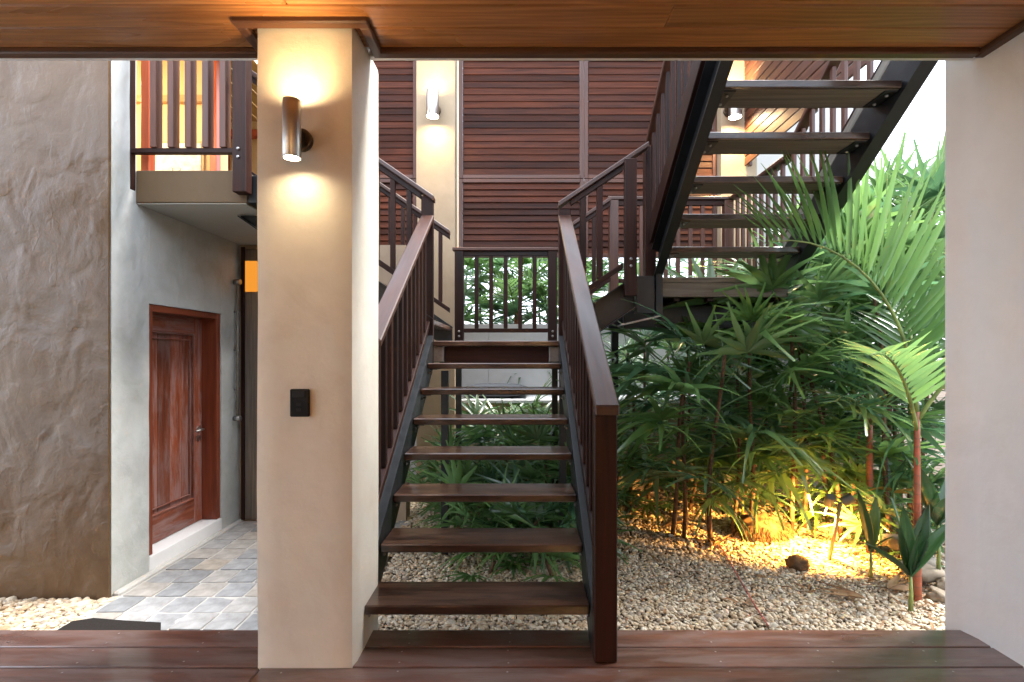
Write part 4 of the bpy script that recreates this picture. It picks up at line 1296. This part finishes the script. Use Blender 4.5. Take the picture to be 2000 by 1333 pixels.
# ---- feather palms
def frond_curve(L, rise, n):
    """rachis in local XZ: up and over"""
    pts = []
    x = z = 0.0
    a = R(rise)
    for i in range(n + 1):
        pts.append(V((x, 0, z)))
        a -= R(rise + 40) / n * (0.35 + 1.3 * i / n) * 0.75
        x += math.cos(a) * L / n
        z += math.sin(a) * L / n
    return pts
def feather_palm(label, x, y, fronds, stem_h, stem_r, mat, group=None, z0=GZ, stem_mat='red_stem', lean=(0, 0), leaf_w=0.032, outw=0.85):
    t = thing('feather_palm', label, 'palm', (x, y, z0), group)
    top = V((x + lean[0], y + lean[1], z0 + stem_h))
    n = 8
    obj('stem', tube_mesh([V((x, y, z0 - 0.05)).lerp(top, i / n) for i in range(n + 1)], [stem_r * (1.25 - 0.5 * i / n) for i in range(n + 1)], 10), stem_mat, t)
    for (az, rise, L, ll, pair, h0, vee) in fronds:
        base = V((x, y, z0 - 0.05)).lerp(top, h0)
        pts = frond_curve(L, rise, 14)
        m4 = Matrix.Translation(base) @ Matrix.Rotation(R(az), 4, 'Z')
        fr = obj('frond', tube_mesh(pts, [0.013 * (1 - 0.8 * i / 14) + 0.002 for i in range(15)], 6), 'stalk' if stem_mat != 'red_stem' else 'green_stem', t, m4)
        key = ('leaflet', round(ll, 2), mat, leaf_w)
        ms = _boxes.get(key)
        if ms is None:
            ms = []
            for d in (0.08, 0.22, 0.4):
                vs, fs = blade(ll, leaf_w * (1 + 0.35 * (ll > 0.7)), 6, d * (0.5 if ll > 0.7 else 1), 0.30, 0.15, 0.7, 0.2)
                mm = mesh('leaflet', vs, fs, True)
                mm.materials.append(M[mat])
                ms.append(mm)
            _boxes[key] = ms
        for i in range(pair):
            u = 0.22 + 0.77 * i / (pair - 1)
            f = u * 14
            k = min(13, int(f))
            p = pts[k].lerp(pts[k + 1], f - k)
            tg = (pts[k + 1] - pts[k]).normalized()
            for s in (-1, 1):
                out_ = V((0, s, 0))
                nrm = tg.cross(out_) * s
                nrm = V((-tg.z, 0, tg.x))
                d = (tg * (0.55 + 0.5 * u) + out_ * (outw if vee < 1 else 0.3) + nrm * vee).normalized()
                fm = frame_from(d, nrm)
                scl = (0.55 + 0.9 * math.sin(math.pi * min(1, 0.2 + 0.75 * u))) * prn.uniform(0.9, 1.08) * 0.78
                l4 = m4 @ Matrix.Translation(p) @ fm @ Matrix.Rotation(prn.uniform(-0.2, 0.2), 4, 'X') @ Matrix.Diagonal((scl, scl, scl, 1))
                obj('leaflet', prn.choice(ms), None, fr, l4)
    return t
# the large red-stemmed palm at the right edge
fx, fy = 2.72, 3.50
feather_palm('red stemmed palm with long bright feather fronds beside the right jamb', fx, fy,
             [(182, 88, 1.75, 0.85, 30, 0.98, 1.2), (60, 76, 1.5, 0.42, 20, 0.97, 0.3), (215, 66, 1.0, 0.34, 18, 0.9, 0.35), (-30, 66, 1.2, 0.42, 16, 0.95, 0.3)],
             1.30, 0.023, 'leaf_b')
feather_palm('smaller orange red stemmed palm behind the stake lamp', 2.98, 4.35,
             [(170, 70, 1.2, 0.38, 15, 0.97, 0.3), (60, 75, 1.1, 0.36, 14, 0.97, 0.3), (280, 60, 1.0, 0.34, 13, 0.95, 0.3), (220, 45, 0.9, 0.32, 12, 0.92, 0.2)],
             1.15, 0.026, 'leaf')
feather_palm('feather palm with green stem at the back of the garden bed', 3.6, 4.7,
             [(150, 75, 1.6, 0.45, 16, 0.97, 0.3), (210, 68, 1.5, 0.42, 16, 0.97, 0.3), (260, 60, 1.3, 0.4, 14, 0.95, 0.3), (60, 70, 1.4, 0.42, 14, 0.95, 0.3)],
             1.9, 0.03, 'leaf_b', stem_mat='green_stem')
for i, (x, y) in enumerate(((-0.05, 7.9), (0.45, 8.0))):
    feather_palm(('left' if i == 0 else 'right') + ' of two red stemmed palms beyond the boundary wall', x, y,
                 [(80, 78, 1.3, 0.4, 13, 0.98, 0.3), (200, 72, 1.3, 0.4, 13, 0.98, 0.3), (320, 72, 1.3, 0.4, 13, 0.98, 0.3), (260, 55, 1.1, 0.36, 12, 0.95, 0.3)],
                 2.35, 0.035, 'leaf_b', 'red stemmed palms beyond the wall')

# ---- young broad-leaved palms at the right foot of the garden
def broad_leaf(L, wd, droop):
    vs, fs = [], []
    n, m_ = 9, 6
    for i in range(n + 1):
        t = i / n
        ww = wd * math.sin(math.pi * (0.06 + 0.92 * t) ** 0.85)
        for j in range(m_ + 1):
            s = j / m_ * 2 - 1
            pleat = 0.006 * (1 if j % 2 else -1)
            vs.append((L * t * (1 - 0.1 * droop * t), s * ww * 0.5, -droop * L * t * t * 0.6 + abs(s) * ww * 0.22 + pleat))
    for i in range(n):
        for j in range(m_):
            a = i * (m_ + 1) + j
            fs.append([a, a + m_ + 1, a + m_ + 2, a + 1])
    return mesh('broad_leaf', vs, fs, True)
BL = {}
for mt in ('leaf_d', 'yellow_leaf'):
    BL[mt] = [broad_leaf(0.50, 0.105, d) for d in (0.02, 0.18, 0.4)]
    for me in BL[mt]:
        me.materials.append(M[mt])
def sapling(label, x, y, h, leaves):
    t = thing('palm_sapling', label, 'plant', (x, y, GZ), 'young broad leaved palms')
    obj('stem', tube_mesh([(x, y, GZ - 0.04), (x + 0.005, y, GZ + h * 0.5), (x, y, GZ + h)], [0.016, 0.012, 0.008], 8), 'green_stem', t)
    for (az, el, s, mt, k) in leaves:
        m4 = Matrix.Translation((x, y, GZ + h * 0.92)) @ Matrix.Rotation(R(az), 4, 'Z') @ Matrix.Rotation(R(-el), 4, 'Y') @ Matrix.Rotation(R(25), 4, 'X') @ Matrix.Diagonal((s, s, s, 1))
        obj('leaf', BL[mt][k], None, t, m4)
x, y = bed(1778, 1196)
sapling('young palm with dark upright broad leaves at the right edge of the deck', x, y, 0.26, [(200, 82, 0.95, 'leaf_d', 0), (20, 68, 0.98, 'leaf_d', 0), (175, 42, 0.72, 'leaf_d', 1), (120, 78, 1.0, 'leaf_d', 0), (340, 62, 1.05, 'leaf_d', 1), (270, 75, 0.7, 'leaf_d', 0)])
x, y = bed(1700, 1130)
sapling('young palm with two upright leaves beside the stake lamp', x, y, 0.22, [(170, 80, 0.95, 'leaf_d', 0), (30, 78, 0.85, 'leaf_d', 0), (280, 50, 0.5, 'leaf_d', 1)])
x, y = bed(1745, 1085)
sapling('young palm with hanging yellowing leaves in front of the red stems', x, y, 0.58, [(200, 20, 0.75, 'yellow_leaf', 2), (330, 10, 0.7, 'yellow_leaf', 2), (100, 70, 0.9, 'leaf_d', 1), (250, 60, 0.8, 'leaf_d', 1)])
x, y = bed(1832, 1150)
sapling('young palm with arching leaves against the right jamb', x, y, 0.5, [(190, 70, 1.1, 'leaf_d', 1), (240, 55, 1.0, 'leaf_d', 2), (120, 72, 1.1, 'leaf_d', 1), (300, 60, 0.9, 'leaf_d', 2), (30, 60, 0.9, 'leaf_d', 1)])
x, y = bed(1450, 1015)
sapling('low young palm with one hanging leaf left of the husk stump', x, y, 0.24, [(250, 20, 0.45, 'leaf_d', 2), (190, 40, 0.5, 'leaf_d', 2), (80, 60, 0.5, 'leaf_d', 1)])

# ------------------------------------------------------------------ small garden things
# stake lamp with two heads
sx, sy = bed(1617, 1097)
sl = thing('stake_lamp', 'copper coloured stake lamp with two tilting heads lighting the gravel', 'lamp', (sx, sy, GZ))
top = px(1641, 985, sy)
obj('stake', tube_mesh([(sx, sy, GZ - 0.05), top], [0.014, 0.016], 10), 'stake', sl)
def head(center, direction, nm):
    fr = frame_from(direction)
    me = lathe_mesh([(0.0005, -0.045), (0.034, -0.043), (0.038, -0.036), (0.040, 0.050), (0.036, 0.050), (0.034, -0.03), (0.0005, -0.03)], 20)
    m4 = Matrix.Translation(center) @ fr @ Matrix.Rotation(R(90), 4, 'Y')
    return obj('lamp_head', me, 'lamphead', sl, m4)
h1 = V(top) + V((0.050, -0.01, 0.035))
head(h1, V((0.8, -0.25, 0.55)), 1)
h2 = V(top) + V((-0.055, 0.05, 0.02))
d2 = V((0.05, 0.45, -0.72)).normalized()
head(h2, d2, 2)
obj('head_arm', tube_mesh([h2, V(top) + V((0, 0, 0.01)), h1], 0.009, 8), 'lamphead', sl)
sp = bpy.data.lights.new('stake_bulb', 'SPOT')
sp.energy = 95 * LAMP
sp.color = (1.0, 0.50, 0.11)
sp.spot_size = R(160)
sp.spot_blend = 0.35
sp.shadow_soft_size = 0.02
spo = bpy.data.objects.new('stake_bulb', sp)
put(spo, Matrix.Translation(h2 + d2 * 0.045) @ frame_from(d2) @ Matrix.Rotation(R(-90), 4, 'Y'), sl)
obj('lamp_lens', lathe_mesh([(0.0005, 0.0), (0.034, 0.0)], 20), 'lens_dim', sl, Matrix.Translation(h2 + d2 * 0.02) @ frame_from(d2) @ Matrix.Rotation(R(90), 4, 'Y'))

def lump(seed, sx_, sy_, sz_, amp, sub=3, fr=2.2):
    bm = bmesh.new()
    bmesh.ops.create_icosphere(bm, subdivisions=sub, radius=1.0)
    for v in bm.verts:
        p = v.co.copy()
        k = 1 + amp * (mnoise.noise(p * fr + V((seed * 5.3, 0, seed))) + 0.5 * mnoise.noise(p * fr * 2.7 + V((0, seed * 3.1, 0))))
        v.co = V((p.x * sx_, p.y * sy_, p.z * sz_)) * k
    for f in bm.faces:
        f.smooth = True
    if sub == 3 and fr == 1.3:
        for v in bm.verts:
            v.co.z = max(-sz_ * 0.7, min(sz_ * 0.75, v.co.z)) + 0.006 * mnoise.noise(v.co * 22)
    me = bpy.data.meshes.new('lump')
    bm.to_mesh(me)
    bm.free()
    return me
# fibrous stump
x, y = bed(1488, 1050)
st = thing('husk_stump', 'brown fibrous palm stump mounded behind the gravel', 'stump', (x, y, GZ))
obj('stump_core', lump(3, 0.24, 0.17, 0.15, 0.22, 4, 2.6), 'husk', st, Matrix.Translation((x, y, GZ + 0.07)))
fv, ff = [], []
frn = random.Random(8)
for i in range(900):
    a, e = frn.uniform(0, 6.28), frn.uniform(0.05, 1.3)
    p = V((math.cos(a) * math.cos(e) * 0.24, math.sin(a) * math.cos(e) * 0.17, math.sin(e) * 0.16 + 0.05)) + V((x, y, GZ))
    d = (V((math.cos(a), math.sin(a), -0.6)) + V((frn.uniform(-.5, .5), frn.uniform(-.5, .5), frn.uniform(-.5, .3)))).normalized() * frn.uniform(0.05, 0.13)
    s = d.cross(V((0, 0, 1))).normalized() * 0.0032
    b = len(fv)
    fv += [p - s, p + s, p + d * 0.6 + s * 0.8 + V((0, 0, 0.008)), p + d * 0.6 - s * 0.8 + V((0, 0, 0.008)), p + d + V((0, 0, -0.01))]
    ff += [[b, b + 1, b + 2, b + 3], [b + 3, b + 2, b + 4]]
tag(obj('fibre', mesh('fibre', fv, ff), 'husk', st), kind='stuff')
x, y = bed(1558, 1112)
hk = thing('coconut_husk', 'small dark coconut husk lying on the gravel before the stake lamp', 'husk', (x, y, GZ))
obj('husk_shell', lump(6, 0.085, 0.07, 0.065, 0.3, 3, 3.0), 'husk', hk, Matrix.Translation((x, y, GZ + 0.045)))
fv, ff = [], []
for i in range(160):
    a, e = frn.uniform(0, 6.28), frn.uniform(-0.2, 1.4)
    p = V((math.cos(a) * math.cos(e) * 0.075, math.sin(a) * math.cos(e) * 0.065, math.sin(e) * 0.06 + 0.045)) + V((x, y, GZ))
    d = (V((math.cos(a), math.sin(a), 0.3)) + V((frn.uniform(-.7, .7), frn.uniform(-.7, .7), frn.uniform(-.7, .7)))).normalized() * frn.uniform(0.02, 0.06)
    s = d.cross(V((0.1, 0, 1))).normalized() * 0.0018
    b = len(fv)
    fv += [p - s, p + s, p + d]
    ff += [[b, b + 1, b + 2]]
tag(obj('fibre', mesh('fibre', fv, ff), 'husk', hk), kind='stuff')

# rocks stacked at the right of the bed
rocks = [(2.95, 3.75, .10, .13), (3.1, 3.95, .11, .12), (3.0, 4.15, .08, .22), (3.25, 4.2, .12, .14), (3.18, 4.45, .10, .28), (3.05, 3.6, .08, .08), (2.98, 3.95, .09, .26),
         (3.4, 4.4, .13, .16), (3.12, 4.7, .13, .2), (3.2, 4.05, .09, .30), (2.9, 3.52, .07, .06)]
for i, (x, y, s, z) in enumerate(rocks):
    tag(obj('rock', lump(20 + i, s * 1.35, s, s * 0.72, 0.35, 3, 1.3), 'rock', None, Matrix.Translation((x, y, GZ + z - 0.03)) @ Euler((0.2 * (i % 3), 0.15, i * 1.3)).to_matrix().to_4x4()),
        'rough tan rock in the rockery among the palms at the right edge of the garden', 'rock', 'rocks of the rockery at the right edge')

brn = random.Random(77)
for i, (a, b, L, az) in enumerate(((1395, 1075, 0.34, 60), (1690, 1180, 0.42, 150), (1735, 1160, 0.36, 20), (1590, 1030, 0.30, 100), (1300, 1035, 0.34, 30), (1545, 1005, 0.3, 160))):
    x, y = bed(a, b)
    bl = thing('fallen_leaf', 'dry curled brown palm leaf fallen on the garden floor', 'leaf', (x, y, GZ), 'fallen dry palm leaves')
    for k in range(3):
        vs, fs = blade(L * brn.uniform(0.7, 1.0), 0.045, 7, brn.uniform(-0.15, 0.2), 0.6, brn.uniform(-1.2, 1.2), 0.7, 0.2)
        obj('blade', mesh('dry_blade', vs, fs, True), 'dry', bl, Matrix.Translation((x, y, GZ + 0.035 + (0.05 if y > 5 else 0))) @ Euler((brn.uniform(-.4, .4), brn.uniform(-.12, .02), R(az) + (k - 1) * 0.35)).to_matrix().to_4x4())

# faded rope on the gravel
pts = []
for i, (a, b) in enumerate(((1400, 1062), (1412, 1080), (1424, 1100), (1440, 1130), (1458, 1160), (1478, 1195), (1500, 1228))):
    q = bed(a, b)
    pts.append(V((q[0], q[1], GZ + 0.018 + 0.006 * (i % 2))))
tag(obj('rope', tube_mesh(pts, 0.006, 6), 'rope'), 'thin faded red rope lying across the gravel', 'rope')

# dry leaf litter
lv, lff = [], []
lrn = random.Random(31)
def litter(n, x0, x1, y0, y1):
    for i in range(n):
        x, y = lrn.uniform(x0, x1), lrn.uniform(y0, y1)
        L, wd = lrn.uniform(0.05, 0.16), lrn.uniform(0.008, 0.024)
        vs, fs = blade(L, wd, 4, lrn.uniform(-0.3, 0.5), 0.5, lrn.uniform(-1, 1), 0.7, 0.2)
        m4 = Matrix.Translation((x, y, GZ + 0.02 + (0.05 if y > 5 and x > 0.9 else 0))) @ Euler((lrn.uniform(-.5, .5), lrn.uniform(-.25, .25), lrn.uniform(0, 6.28))).to_matrix().to_4x4()
        b = len(lv)
        lv.extend(m4 @ V(v) for v in vs)
        lff.extend([q + b for q in f] for f in fs)
litter(420, 0.9, 3.6, 4.6, 6.0)
litter(60, 0.6, 3.2, 3.4, 4.7)
litter(90, 2.1, 3.1, 3.15, 4.3)
litter(60, -0.7, 0.9, 4.0, 5.6)
litter(14, 0.5, 2.2, 3.3, 4.4)
tag(obj('leaf_litter', mesh('litter', lv, lff, True), 'dry'), 'dry brown leaf litter scattered over the bed and gravel', None, None, 'stuff')

# ------------------------------------------------------------------ labels that count repeats from the left
ORD = ['first', 'second', 'third', 'fourth', 'fifth', 'sixth', 'seventh', 'eighth', 'ninth', 'tenth', 'eleventh', 'twelfth', 'thirteenth', 'fourteenth', 'fifteenth', 'sixteenth', 'seventeenth', 'eighteenth', 'nineteenth',
       'twentieth', 'twenty-first', 'twenty-second', 'twenty-third', 'twenty-fourth', 'twenty-fifth', 'twenty-sixth', 'twenty-seventh', 'twenty-eighth', 'twenty-ninth', 'thirtieth', 'thirty-first', 'thirty-second']
def count_labels(group, text):
    L = [o for o in C.objects if o.parent is None and o.get('group') == group]
    L.sort(key=lambda o: W[o.name].translation.x / W[o.name].translation.y)
    for i, o in enumerate(L):
        o['label'] = text % ORD[i]
count_labels('lady palms rowed below the upper landing', '%s from the left of the slender lady palms rowed below the upper landing')
count_labels('tall lady palms right of the upper flight', '%s from the left of the tall arching lady palms right of the upper flight')
count_labels('low palm clumps under the middle landing', '%s from the left of the low leafy palm clumps under the middle landing')
count_labels('low lady palms between the taller stems', '%s from the left of the low lady palms filling the bed between taller stems')
count_labels('fallen dry palm leaves', '%s from the left of the dry brown palm leaves fallen on the garden floor')
count_labels('palms beyond the boundary wall', '%s from the left of the bright palms growing beyond the white boundary wall')
count_labels('rocks of the rockery at the right edge', '%s from the left of the rough tan rocks stacked at the right edge')
